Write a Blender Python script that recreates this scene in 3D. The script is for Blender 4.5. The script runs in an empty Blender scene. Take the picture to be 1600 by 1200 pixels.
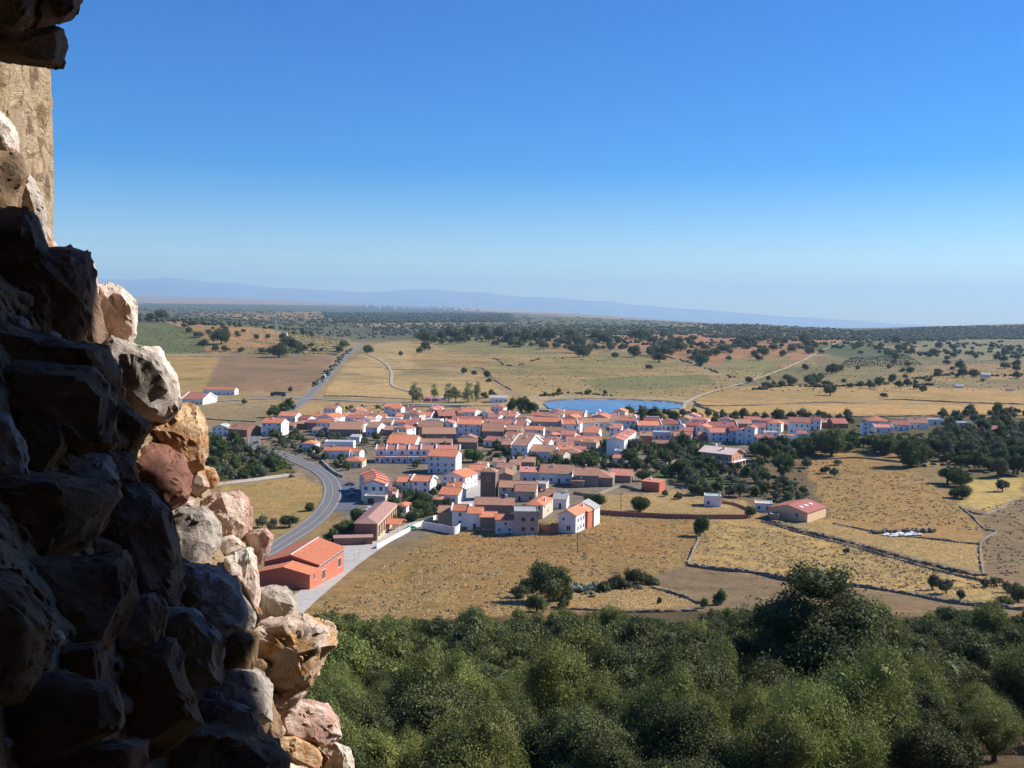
import bpy, math, random
import numpy as np
from mathutils import Vector, Matrix

# ------------------------------------------------------------------ camera, sky, sun, exposure
scene = bpy.context.scene
F, CX, CY = 1570.0, 800.0, 600.0
PITCH, ROLL = math.atan(112 / 1570.0), math.radians(0.8)
_f = np.array([0, math.cos(PITCH), -math.sin(PITCH)])
_u = np.array([0, math.sin(PITCH), math.cos(PITCH)])
_x = np.array([1.0, 0, 0])
CR = math.cos(ROLL) * _x + math.sin(ROLL) * _u
CU = -math.sin(ROLL) * _x + math.cos(ROLL) * _u
cam_data = bpy.data.cameras.new('camera')
cam = bpy.data.objects.new('camera', cam_data)
scene.collection.objects.link(cam)
cam_data.sensor_width = 36.0
cam_data.lens = 36.0 * F / 1600.0
cam_data.clip_start = 0.05
cam_data.clip_end = 200000.0
cam.matrix_world = Matrix(((CR[0], CU[0], -_f[0], 0), (CR[1], CU[1], -_f[1], 0), (CR[2], CU[2], -_f[2], 0), (0, 0, 0, 1)))
scene.camera = cam

HAZE_D = 3.8e-5
SUN_AZ, SUN_EL = 72.0, 37.0          # clockwise from +Y, above the horizon
LDIR = np.array([math.sin(math.radians(SUN_AZ)) * math.cos(math.radians(SUN_EL)),
                 math.cos(math.radians(SUN_AZ)) * math.cos(math.radians(SUN_EL)), math.sin(math.radians(SUN_EL))])
world = bpy.data.worlds.new('World')
scene.world = world
world.use_nodes = True
wn = world.node_tree.nodes
wn.clear()
sky = wn.new('ShaderNodeTexSky')
sky.sky_type = 'NISHITA'
sky.sun_disc = False
sky.sun_elevation = math.radians(SUN_EL)
sky.sun_rotation = math.radians(SUN_AZ)
sky.altitude = 400.0
sky.air_density = 1.0
sky.dust_density = 0.1
sky.ozone_density = 3.0
bg = wn.new('ShaderNodeBackground')
bg.inputs['Strength'].default_value = 0.083
wo = wn.new('ShaderNodeOutputWorld')
hs_ = wn.new('ShaderNodeHueSaturation')
hs_.inputs['Saturation'].default_value = 1.85
hs_.inputs['Hue'].default_value = 0.518
world.node_tree.links.new(sky.outputs[0], hs_.inputs['Color'])
world.node_tree.links.new(hs_.outputs[0], bg.inputs[0])
world.node_tree.links.new(bg.outputs[0], wo.inputs[0])
sd = bpy.data.lights.new('sun', 'SUN')
sd.energy = 4.9
sd.angle = math.radians(0.5)
sd.color = (1.0, 0.962, 0.905)
so = bpy.data.objects.new('sun', sd)
so.rotation_euler = Vector(LDIR).to_track_quat('Z', 'Y').to_euler()
scene.collection.objects.link(so)
scene.view_settings.view_transform = 'Standard'
scene.view_settings.look = 'None'
scene.view_settings.gamma = 1.0
scene.view_settings.use_curve_mapping = False
scene.view_settings.exposure = 0.75
scene.cycles.volume_bounces = 0
scene.cycles.max_bounces = 6
scene.cycles.use_denoising = True

# ------------------------------------------------------------------ helpers
COL = scene.collection
random.seed(7)
rng = np.random.default_rng(11)


def lin(r, g, b):
    def c(v):
        v /= 255.0
        return v / 12.92 if v <= 0.04045 else ((v + 0.055) / 1.055) ** 2.4
    return (c(r), c(g), c(b))


def tag(o, label=None, cat=None, group=None, kind=None):
    if label:
        o['label'] = label
    if cat:
        o['category'] = cat
    if group:
        o['group'] = group
    if kind:
        o['kind'] = kind
    return o


def mesh_np(name, verts, faces, mats=(), mat_idx=None, smooth=False):
    """verts (n,3) array; faces: list of tuples or (m,k) array."""
    me = bpy.data.meshes.new(name)
    verts = np.asarray(verts, dtype=np.float32)
    if isinstance(faces, np.ndarray):
        m, k = faces.shape
        me.vertices.add(len(verts))
        me.vertices.foreach_set('co', verts.ravel())
        me.loops.add(m * k)
        me.loops.foreach_set('vertex_index', faces.astype(np.int32).ravel())
        me.polygons.add(m)
        me.polygons.foreach_set('loop_start', np.arange(0, m * k, k, dtype=np.int32))
        me.update(calc_edges=True)
    else:
        me.from_pydata(verts.tolist(), [], faces)
    for mt in mats:
        me.materials.append(mt)
    if mat_idx is not None:
        me.polygons.foreach_set('material_index', np.asarray(mat_idx, dtype=np.int32))
    me.polygons.foreach_set('use_smooth', np.full(len(me.polygons), bool(smooth)))
    me.update()
    return me


def link(name, me, parent=None, loc=(0, 0, 0), rz=0.0):
    o = bpy.data.objects.new(name, me)
    o.location = loc
    o.rotation_euler = (0, 0, rz)
    COL.objects.link(o)
    if parent is not None:
        o.parent = parent
    return o


class MB:
    """collects boxes, prisms and tubes into one mesh"""
    def __init__(s):
        s.v, s.f, s.m = [], [], []

    def add(s, vs, fs, m=0):
        b = len(s.v)
        s.v += [tuple(v) for v in vs]
        s.f += [tuple(b + i for i in f) for f in fs]
        s.m += [m] * len(fs)
        return s

    def box(s, x0, x1, y0, y1, z0, z1, m=0):
        vs = [(x0, y0, z0), (x1, y0, z0), (x1, y1, z0), (x0, y1, z0), (x0, y0, z1), (x1, y0, z1), (x1, y1, z1), (x0, y1, z1)]
        fs = [(0, 3, 2, 1), (4, 5, 6, 7), (0, 1, 5, 4), (1, 2, 6, 5), (2, 3, 7, 6), (3, 0, 4, 7)]
        return s.add(vs, fs, m)

    def hexa(s, a, b, m=0):
        """a, b: two loops of equal length joined by side faces and capped"""
        n = len(a)
        fs = [tuple(range(n - 1, -1, -1)), tuple(range(n, 2 * n))]
        fs += [(i, (i + 1) % n, n + (i + 1) % n, n + i) for i in range(n)]
        return s.add(list(a) + list(b), fs, m)

    def tube(s, pts, rad, n=6, m=0):
        pts = [Vector(p) for p in pts]
        rings = []
        for i, p in enumerate(pts):
            d = (pts[min(i + 1, len(pts) - 1)] - pts[max(i - 1, 0)]).normalized()
            q = d.to_track_quat('Z', 'Y')
            r = rad[i] if isinstance(rad, (list, tuple)) else rad
            rings.append([p + q @ Vector((r * math.cos(2 * math.pi * k / n), r * math.sin(2 * math.pi * k / n), 0)) for k in range(n)])
        vs = [v for r_ in rings for v in r_]
        fs = []
        for i in range(len(rings) - 1):
            for k in range(n):
                fs.append((i * n + k, i * n + (k + 1) % n, (i + 1) * n + (k + 1) % n, (i + 1) * n + k))
        fs.append(tuple(range(n - 1, -1, -1)))
        fs.append(tuple((len(rings) - 1) * n + k for k in range(n)))
        return s.add(vs, fs, m)

    def build(s, name, mats, parent=None, loc=(0, 0, 0), rz=0.0, smooth=False):
        if not isinstance(mats, (list, tuple)):
            mats = [mats]
        me = mesh_np(name, np.array(s.v), s.f, mats, s.m, smooth)
        return link(name, me, parent, loc, rz)


# ------------------------------------------------------------------ materials
def new_mat(name):
    m = bpy.data.materials.new(name)
    m.use_nodes = True
    nt = m.node_tree
    b = nt.nodes['Principled BSDF']
    return m, nt, b


def noise(nt, scale, detail=4, rough=0.6, coord='Object', vec=None):
    n = nt.nodes.new('ShaderNodeTexNoise')
    n.inputs['Scale'].default_value = scale
    n.inputs['Detail'].default_value = detail
    n.inputs['Roughness'].default_value = rough
    if vec is None:
        tc = nt.nodes.new('ShaderNodeTexCoord')
        vec = tc.outputs[coord]
    nt.links.new(vec, n.inputs['Vector'])
    return n


def ramp(nt, fac, stops, interp='LINEAR'):
    r = nt.nodes.new('ShaderNodeValToRGB')
    r.color_ramp.interpolation = interp
    e = r.color_ramp.elements
    while len(e) < len(stops):
        e.new(0.5)
    for i, (p, c) in enumerate(stops):
        e[i].position = p
        e[i].color = (*c, 1) if len(c) == 3 else c
    nt.links.new(fac, r.inputs[0])
    return r.outputs[0]


def mix(nt, a, b, fac, mode='MIX'):
    n = nt.nodes.new('ShaderNodeMix')
    n.data_type = 'RGBA'
    n.blend_type = mode
    for sock, v in ((n.inputs[0], fac), (n.inputs[6], a), (n.inputs[7], b)):
        if hasattr(v, 'is_output'):
            nt.links.new(v, sock)
        elif isinstance(v, (int, float)):
            sock.default_value = v
        else:
            sock.default_value = (*v, 1)
    return n.outputs[2]


def bump(nt, b, height, strength=0.5, dist=0.1):
    n = nt.nodes.new('ShaderNodeBump')
    n.inputs['Strength'].default_value = strength
    n.inputs['Distance'].default_value = dist
    nt.links.new(height, n.inputs['Height'])
    nt.links.new(n.outputs[0], b.inputs['Normal'])


def simple_mat(name, col, var=0.25, scale=2.0, rough=0.85, coord='Object', bmp=0.0, spec=0.3, dirt=None, metallic=0.0):
    m, nt, b = new_mat(name)
    n = noise(nt, scale, 5, 0.65, coord)
    lo = tuple(c * (1 - var) for c in col)
    hi = tuple(min(1, c * (1 + var)) for c in col)
    c = ramp(nt, n.outputs[0], [(0.3, lo), (0.7, hi)])
    if dirt:
        n2 = noise(nt, scale * 0.35, 6, 0.7, coord)
        msk = ramp(nt, n2.outputs[0], [(0.5, (0, 0, 0)), (0.68, (1, 1, 1))])
        c = mix(nt, c, dirt, msk)
    nt.links.new(c, b.inputs['Base Color'])
    b.inputs['Roughness'].default_value = rough
    b.inputs['Specular IOR Level'].default_value = spec
    b.inputs['Metallic'].default_value = metallic
    if bmp:
        bump(nt, b, n.outputs[0], 0.6, bmp)
    return m


def obj_random(nt):
    oi = nt.nodes.new('ShaderNodeObjectInfo')
    return oi.outputs['Random']


def foliage_mat(name, lo, hi, dry=None, yellow=0.0):
    m, nt, b = new_mat(name)
    tc = nt.nodes.new('ShaderNodeTexCoord')
    n = noise(nt, 2.2, 3, 0.6, vec=tc.outputs['Object'])
    c = ramp(nt, n.outputs[0], [(0.32, lo), (0.68, hi)])
    geo = nt.nodes.new('ShaderNodeNewGeometry')
    isl = ramp(nt, geo.outputs['Random Per Island'], [(0.0, (0.62, 0.62, 0.62)), (1.0, (1.3, 1.3, 1.25))])
    c = mix(nt, c, isl, 1.0, 'MULTIPLY')
    hs = nt.nodes.new('ShaderNodeHueSaturation')
    r = obj_random(nt)
    mr = nt.nodes.new('ShaderNodeMapRange')
    mr.inputs['To Min'].default_value = 0.488 - yellow
    mr.inputs['To Max'].default_value = 0.512
    nt.links.new(r, mr.inputs[0])
    nt.links.new(mr.outputs[0], hs.inputs['Hue'])
    ma = nt.nodes.new('ShaderNodeMath')
    ma.operation = 'MULTIPLY_ADD'
    ma.inputs[1].default_value = 7.31
    ma.inputs[2].default_value = 0.0
    nt.links.new(r, ma.inputs[0])
    fr = nt.nodes.new('ShaderNodeMath')
    fr.operation = 'FRACT'
    nt.links.new(ma.outputs[0], fr.inputs[0])
    mr2 = nt.nodes.new('ShaderNodeMapRange')
    mr2.inputs['To Min'].default_value = 0.75
    mr2.inputs['To Max'].default_value = 1.3
    nt.links.new(fr.outputs[0], mr2.inputs[0])
    nt.links.new(mr2.outputs[0], hs.inputs['Value'])
    nt.links.new(c, hs.inputs['Color'])
    nt.links.new(hs.outputs[0], b.inputs['Base Color'])
    b.inputs['Roughness'].default_value = 0.65
    b.inputs['Specular IOR Level'].default_value = 0.12
    tr = nt.nodes.new('ShaderNodeBsdfTranslucent')
    nt.links.new(hs.outputs[0], tr.inputs[0])
    ms = nt.nodes.new('ShaderNodeMixShader')
    ms.inputs[0].default_value = 0.22
    out = nt.nodes['Material Output']
    nt.links.new(b.outputs[0], ms.inputs[1])
    nt.links.new(tr.outputs[0], ms.inputs[2])
    nt.links.new(ms.outputs[0], out.inputs[0])
    return m


# ------------------------------------------------------------------ the lie of the land
def ray(px, py):
    """direction with unit forward (Y) component for a photo pixel"""
    x = (np.asarray(px, float) - CX) / F
    y = (CY - np.asarray(py, float)) / F
    d = x[..., None] * CR + y[..., None] * CU + _f
    return d / d[..., 1:2]


def project(P):
    P = np.asarray(P, float)
    x, y, z = P @ CR, P @ CU, P @ _f
    return CX + F * x / z, CY - F * y / z


TCOL = [-300, 100, 300, 450, 560, 700, 850, 1000, 1150, 1300, 1450, 1600, 1900]
TROW = {  # forward distance : picture row of the ground, by column
    5: [2700] * 13,
    10: [1850] * 13,
    20: [1420] * 13,
    35: [1262] * 13,
    50: [1192] * 13,
    75: [1125] * 13,
    110: [1066, 1066, 1066, 1066, 1066, 1066, 1066, 1066, 1066, 1060, 1055, 1050, 1050],
    150: [1014, 1014, 1014, 1014, 1014, 1014, 1014, 1014, 1010, 1006, 1000, 995, 995],
    190: [975, 975, 975, 975, 975, 975, 973, 972, 970, 966, 962, 956, 950],
    230: [936, 936, 936, 936, 936, 936, 935, 934, 933, 930, 926, 920, 915],
    270: [893, 893, 893, 893, 893, 893, 893, 893, 893, 890, 886, 882, 880],
    330: [838, 838, 838, 838, 838, 836, 832, 832, 834, 834, 832, 830, 828],
    400: [783, 783, 783, 783, 782, 780, 779, 779, 782, 784, 782, 780, 778],
    470: [742] * 8 + [744, 745, 743, 741, 740],
    550: [706] * 9 + [705, 702, 700, 700],
    620: [680] * 9 + [678, 677, 676, 676],
    700: [654, 654, 654, 654, 655, 655, 653, 653, 654, 655, 656, 656, 656],
    780: [637, 637, 637, 637, 637, 636, 636, 636, 638, 640, 641, 641, 641],
    860: [622, 622, 622, 622, 622, 622, 622.5, 623, 626, 628, 630, 630, 630],
    1000: [600, 600, 600, 601, 602, 603, 603, 605, 608, 610, 612, 612, 612],
    1200: [577, 577, 577, 579, 581, 584, 586, 588, 590, 592, 594, 595, 595],
    1500: [551, 552, 554, 557, 560, 564, 567, 569, 570, 572, 575, 577, 577],
    2000: [497, 499, 505, 518, 539, 541, 543, 545, 547, 549, 554, 558, 560],
    2300: [492, 495, 501, 514, 534, 527, 526, 529, 533, 533, 541, 547, 550],
    2800: [500, 503, 508, 519, 533, 524, 520, 523, 527, 526, 533, 538, 540],
    4000: [490, 492, 495, 500, 505, 509, 509, 511, 511, 516, 518, 519, 519],
    6000: [482, 485, 488, 492, 496, 499, 502, 506, 506, 513, 510, 506, 505],
    10000: [472, 474, 477, 482, 487, 489, 493, 500, 508, 516, 520, 522, 522],
    16000: [465, 468, 471, 476, 480, 484, 490, 499, 508, 517, 521, 524, 524],
    25000: [459, 461, 464, 469, 475, 479, 487, 497, 508, 517, 521, 524, 524],
    40000: [462, 464, 467, 472, 478, 483, 490, 499, 509, 518, 522, 525, 525],
}
_lt = np.log(np.array(list(TROW.keys()), float))
_a = np.array([(c - CX) / F for c in TCOL])
_S = np.array([[ray(c, y)[2] for c, y in zip(TCOL, row)] for row in TROW.values()])


def pchip(x, y, xi):
    h = np.diff(x)
    dl = np.diff(y, axis=0) / h[:, None]
    m = np.zeros_like(y)
    m[0], m[-1] = dl[0], dl[-1]
    for i in range(1, len(x) - 1):
        w1, w2 = 2 * h[i] + h[i - 1], h[i] + 2 * h[i - 1]
        ok = dl[i - 1] * dl[i] > 0
        with np.errstate(divide='ignore', invalid='ignore'):
            v = (w1 + w2) / (w1 / dl[i - 1] + w2 / dl[i])
        m[i] = np.where(ok, v, 0)
    k = np.clip(np.searchsorted(x, xi) - 1, 0, len(x) - 2)
    t = ((xi - x[k]) / h[k])[:, None]
    return ((2 * t**3 - 3 * t**2 + 1) * y[k] + (t**3 - 2 * t**2 + t) * h[k][:, None] * m[k]
            + (-2 * t**3 + 3 * t**2) * y[k + 1] + (t**3 - t**2) * h[k][:, None] * m[k + 1])


GL = np.linspace(math.log(5), math.log(40000), 1400)
GA = np.linspace(-0.75, 0.72, 260)
_g = pchip(_lt, _S, GL)
SG = pchip(_a, _g.T.copy(), GA).T        # (lnY, a)
LAKE_Z = -72.0
LAKE_PX = [(849, 630), (856, 637), (880, 643), (920, 646), (960, 645), (1000, 641), (1040, 639.5), (1062, 638), (1069, 634.5), (1056, 630),
           (1030, 627.5), (1000, 626), (960, 624.6), (920, 624.2), (885, 625.2), (862, 627)]
_lr = np.array([ray(x, y) for x, y in LAKE_PX])
LAKE = _lr[:, :2] * (LAKE_Z / _lr[:, 2])[:, None]


def poly_dist(P, poly):
    """distance outside a polygon (0 inside)"""
    P = np.atleast_2d(P)
    d = np.full(len(P), 1e9)
    ins = np.zeros(len(P), bool)
    n = len(poly)
    for i in range(n):
        a, b = poly[i], poly[(i + 1) % n]
        ab = b - a
        t = np.clip(((P - a) @ ab) / (ab @ ab), 0, 1)
        d = np.minimum(d, np.linalg.norm(P - (a + t[:, None] * ab), axis=1))
        c = ((a[1] > P[:, 1]) != (b[1] > P[:, 1])) & (P[:, 0] < (b[0] - a[0]) * (P[:, 1] - a[1]) / (b[1] - a[1] + 1e-12) + a[0])
        ins ^= c
    return np.where(ins, 0, d)


def H(X, Y):
    X = np.atleast_1d(np.asarray(X, float))
    Y = np.atleast_1d(np.asarray(Y, float))
    Yc = np.maximum(Y, 5.0)
    a = np.clip(X / Yc, GA[0], GA[-1] - 1e-6)
    l = np.clip(np.log(Yc), GL[0], GL[-1] - 1e-6)
    fi = (l - GL[0]) / (GL[1] - GL[0])
    fj = (a - GA[0]) / (GA[1] - GA[0])
    i, j = fi.astype(int), fj.astype(int)
    i, j = np.minimum(i, len(GL) - 2), np.minimum(j, len(GA) - 2)
    u, v = fi - i, fj - j
    s = SG[i, j] * (1 - u) * (1 - v) + SG[i + 1, j] * u * (1 - v) + SG[i, j + 1] * (1 - u) * v + SG[i + 1, j + 1] * u * v
    z = s * Yc
    amp = np.clip((Yc - 60) / 300, 0, 1) * 0.35 + np.clip((Yc - 900) / 2500, 0, 1) * 2.5
    z = z + amp * (np.sin(X / 23.0 + 1.3 * np.sin(Y / 41.0)) * np.sin(Y / 31.0 + X / 67.0) + 0.5 * np.sin(X / 9.0 + Y / 14.0)) * 0.5
    near = (Y > 650) & (Y < 920) & (X > 0) & (X < 170)
    if near.any():
        dd = poly_dist(np.stack([X[near], Y[near]], 1), LAKE)
        w = np.clip((dd - 9) / 25, 0, 1)
        z[near] = np.where(dd < 5, LAKE_Z - 0.5, (LAKE_Z + 0.25) * (1 - w) + z[near] * w)
    return z


_LY = np.exp(np.linspace(math.log(12), math.log(39000), 2600))


def hit(px, py):
    """where the line of sight through a photo pixel first meets the ground"""
    d = ray(px, py)
    zz = H(_LY * d[0], _LY)
    below = _LY * d[2] - zz
    k = int(np.argmax(below <= 0))
    if below[k] > 0:
        k = len(_LY) - 1
    if k == 0:
        Y = _LY[0]
    else:
        t = below[k - 1] / (below[k - 1] - below[k] + 1e-12)
        Y = _LY[k - 1] + t * (_LY[k] - _LY[k - 1])
    X = Y * d[0]
    return np.array([X, Y, H(X, Y)[0]])


def in_poly(px, py, poly):
    ins = np.zeros(px.shape, bool)
    n = len(poly)
    for i in range(n):
        (ax, ay), (bx, by) = poly[i], poly[(i + 1) % n]
        ins ^= ((ay > py) != (by > py)) & (px < (bx - ax) * (py - ay) / (by - ay + 1e-9) + ax)
    return ins


# ------------------------------------------------------------------ ground with its fields
KC = 0.62   # from the tone of a sunlit field in the picture to the colour of the ground itself
FIELDS = [  # (polygon in photo pixels, colour)
    ([(-400, 640), (2000, 640), (2000, 5000), (-400, 5000)], (172, 142, 98)),
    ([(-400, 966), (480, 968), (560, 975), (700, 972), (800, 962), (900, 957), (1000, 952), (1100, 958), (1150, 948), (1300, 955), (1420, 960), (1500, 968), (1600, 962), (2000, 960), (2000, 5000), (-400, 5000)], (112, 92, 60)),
    ([(450, 975), (560, 905), (700, 830), (930, 803), (1090, 812), (1093, 836), (1085, 860), (1072, 885), (1020, 905), (900, 935), (810, 940), (800, 962), (600, 985)], (172, 136, 82)),
    ([(700, 835), (1090, 812), (1085, 850), (900, 880), (720, 870)], (176, 134, 80)),
    ([(1020, 900), (1075, 882), (1240, 903), (1260, 960), (1100, 960), (1020, 925)], (156, 130, 98)),
    ([(870, 930), (1020, 912), (1100, 945), (1000, 952), (870, 950)], (186, 146, 88)),
    ([(1105, 812), (1190, 812), (1330, 850), (1535, 905), (1600, 920), (1600, 950), (1420, 925), (1240, 903), (1080, 882), (1095, 850)], (206, 172, 104)),
    ([(1240, 903), (1420, 925), (1600, 950), (1600, 965), (1420, 962), (1300, 955)], (158, 132, 98)),
    ([(1190, 805), (1300, 815), (1400, 832), (1530, 850), (1535, 902), (1330, 850)], (196, 162, 100)),
    ([(1535, 795), (1600, 780), (1700, 780), (1700, 930), (1600, 915), (1538, 900), (1532, 850)], (156, 132, 98)),
    ([(1240, 712), (1340, 705), (1440, 745), (1500, 795), (1535, 830), (1530, 850), (1400, 835), (1300, 812), (1260, 780)], (190, 150, 92)),
    ([(1505, 745), (1590, 745), (1600, 775), (1550, 800), (1500, 790)], (216, 184, 112)),
    ([(1480, 690), (1700, 700), (1700, 750), (1500, 745)], (130, 112, 74)),
    ([(350, 752), (470, 742), (505, 745), (515, 775), (500, 800), (420, 845), (350, 860)], (190, 158, 98)),
    ([(-100, 690), (400, 680), (430, 715), (480, 735), (440, 745), (340, 755), (-100, 760)], (112, 104, 62)),
    ([(-100, 640), (420, 640), (400, 690), (-100, 700)], (168, 146, 108)),
    ([(400, 664), (520, 655), (700, 645), (1000, 655), (1340, 655), (1340, 690), (1180, 735), (1180, 770), (930, 775), (920, 812), (700, 830), (560, 860), (520, 780), (420, 705)], (150, 136, 116)),
    ([(930, 772), (1050, 768), (1170, 785), (1190, 805), (1165, 806), (930, 800)], (192, 160, 108)),
    ([(1020, 735), (1100, 738), (1170, 745), (1180, 762), (1060, 760), (1015, 748)], (96, 108, 58)),
    ([(1180, 700), (1245, 705), (1300, 812), (1180, 800), (1130, 765)], (134, 112, 82)),
    ([(1180, 790), (1240, 780), (1260, 790), (1200, 802)], (110, 112, 66)),
    ([(1180, 652), (1700, 652), (1700, 705), (1480, 700), (1340, 705), (1240, 712), (1180, 730)], (104, 98, 62)),
    ([(-400, 400), (2000, 400), (2000, 640), (-400, 640)], (178, 154, 112)),
    ([(-300, 500), (2000, 512), (2000, 545), (900, 535), (540, 535), (-300, 520)], (150, 134, 98)),
    ([(-300, 480), (520, 484), (700, 488), (900, 496), (1150, 506), (1400, 514), (2000, 508), (2000, 530), (900, 520), (560, 532), (-300, 512)], (112, 112, 84)),
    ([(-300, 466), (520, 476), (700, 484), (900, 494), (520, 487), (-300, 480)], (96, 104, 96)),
    ([(500, 488), (800, 490), (800, 502), (560, 505), (515, 503)], (52, 66, 56)),
    ([(300, 490), (500, 487), (505, 498), (380, 500)], (170, 140, 108)),
    ([(540, 504), (760, 505), (700, 511), (560, 510)], (172, 150, 108)),
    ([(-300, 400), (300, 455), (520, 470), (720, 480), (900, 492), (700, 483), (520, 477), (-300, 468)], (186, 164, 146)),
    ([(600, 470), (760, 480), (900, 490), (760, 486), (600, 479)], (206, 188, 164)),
    ([(1040, 508), (1140, 508), (1150, 516), (1060, 515)], (182, 148, 108)),
    ([(190, 505), (270, 508), (320, 525), (330, 552), (190, 552)], (120, 126, 78)),
    ([(250, 500), (330, 505), (430, 515), (450, 553), (325, 552), (310, 520)], (186, 148, 100)),
    ([(430, 517), (545, 530), (525, 556), (440, 552)], (184, 154, 102)),
    ([(190, 554), (345, 556), (318, 612), (190, 615)], (200, 164, 104)),
    ([(345, 557), (524, 554), (500, 590), (470, 612), (318, 611)], (164, 132, 102)),
    ([(590, 536), (660, 530), (760, 575), (770, 600), (800, 622), (640, 626), (505, 618), (540, 570)], (208, 176, 122)),
    ([(640, 540), (760, 530), (900, 545), (1040, 560), (1140, 595), (1090, 622), (860, 622), (800, 605), (770, 590), (690, 570)], (184, 158, 106)),
    ([(660, 524), (780, 530), (900, 535), (870, 555), (700, 550)], (158, 148, 98)),
    ([(960, 518), (1130, 522), (1330, 526), (1270, 555), (1180, 585), (1060, 560), (980, 545)], (192, 140, 98)),
    ([(1140, 560), (1240, 560), (1170, 592), (1110, 580)], (160, 148, 98)),
    ([(1270, 560), (1400, 545), (1600, 560), (1700, 600), (1400, 610), (1150, 610)], (166, 146, 100)),
    ([(1270, 556), (1600, 552), (1600, 575), (1280, 575)], (150, 134, 92)),
    ([(1265, 540), (1330, 536), (1400, 545), (1425, 560), (1340, 562), (1280, 552)], (104, 112, 76)),
    ([(1200, 575), (1300, 572), (1290, 590), (1180, 596)], (142, 132, 88)),
    ([(1340, 528), (1600, 526), (1600, 540), (1340, 540)], (120, 116, 86)),
    ([(1440, 572), (1600, 566), (1600, 578), (1460, 584)], (184, 146, 104)),
    ([(860, 560), (1000, 552), (1060, 575), (900, 590)], (168, 150, 96)),
    ([(900, 592), (1100, 585), (1120, 600), (940, 612)], (146, 140, 92)),
    ([(640, 556), (760, 560), (770, 575), (650, 572)], (196, 158, 104)),
    ([(820, 530), (960, 528), (980, 545), (880, 552)], (176, 138, 96)),
    ([(1430, 530), (1700, 530), (1700, 570), (1440, 560)], (150, 142, 104)),
    ([(1090, 605), (1330, 600), (1600, 612), (1600, 630), (1300, 630), (1090, 632)], (200, 164, 106)),
    ([(1080, 632), (1600, 632), (1700, 648), (1200, 648)], (206, 168, 108)),
    ([(560, 628), (800, 628), (760, 645), (420, 652), (480, 632)], (204, 170, 116)),
    ([(840, 615), (960, 620), (1070, 622), (1090, 635), (1060, 645), (850, 648), (800, 630)], (190, 170, 132)),
    ([(1010, 640), (1160, 635), (1150, 650), (1010, 655)], (210, 172, 112)),
    ([(1370, 585), (1600, 575), (1600, 590), (1380, 600)], (186, 154, 104)),
]


def ground():
    a_f = np.linspace(-0.60, 0.60, 680)
    a_l = -0.60 - np.linspace(0.9, 0.02, 26)
    a = np.concatenate([a_l, a_f, -a_l[::-1]])
    ly = np.concatenate([np.linspace(math.log(3), math.log(30), 50)[:-1], np.arange(math.log(30), math.log(3000), 0.0078), np.arange(math.log(3000), math.log(38000), 0.018)])
    Yr = np.exp(ly)
    A, YY = np.meshgrid(a, Yr)
    X, Y = (A * YY).ravel(), YY.ravel()
    Z = H(X, Y)
    V = np.stack([X, Y, Z], 1)
    nr, nc = len(Yr), len(a)
    idx = np.arange(nr * nc).reshape(nr, nc)
    Fq = np.stack([idx[:-1, :-1], idx[:-1, 1:], idx[1:, 1:], idx[1:, :-1]], -1).reshape(-1, 4)
    px, py = project(V)
    wob = np.clip(900 / Y, 0.2, 2.5)
    jx, jy = rng.normal(size=len(X)), rng.normal(size=len(X))
    px = px + wob * (1.6 * np.sin(X / 5.0 + Y / 13.0) + 1.2 * np.sin(X / 2.1 - Y / 3.3) + 1.2 * jx)
    py = py + wob * (1.0 * np.sin(X / 7.0 - Y / 9.0) + 0.6 * np.sin(X / 2.7 + Y / 2.3) + 0.6 * jy)
    col = np.zeros((len(V), 3))
    col[:] = lin(172, 142, 98)
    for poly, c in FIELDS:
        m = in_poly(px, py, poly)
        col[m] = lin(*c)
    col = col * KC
    # soften the borders a little
    C = col.reshape(nr, nc, 3)
    C[1:-1, 1:-1] = (C[1:-1, 1:-1] * 4 + C[:-2, 1:-1] + C[2:, 1:-1] + C[1:-1, :-2] + C[1:-1, 2:]) / 8
    me = mesh_np('ground', V, Fq, [ground_material()], smooth=True)
    at = me.color_attributes.new('Col', 'FLOAT_COLOR', 'POINT')
    at.data.foreach_set('color', np.concatenate([C.reshape(-1, 3), np.ones((len(V), 1))], 1).astype(np.float32).ravel())
    o = link('ground', me)
    tag(o, 'dry tan fields and grassy hillside rolling away to the far plain', 'ground', kind='structure')
    return o


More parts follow.
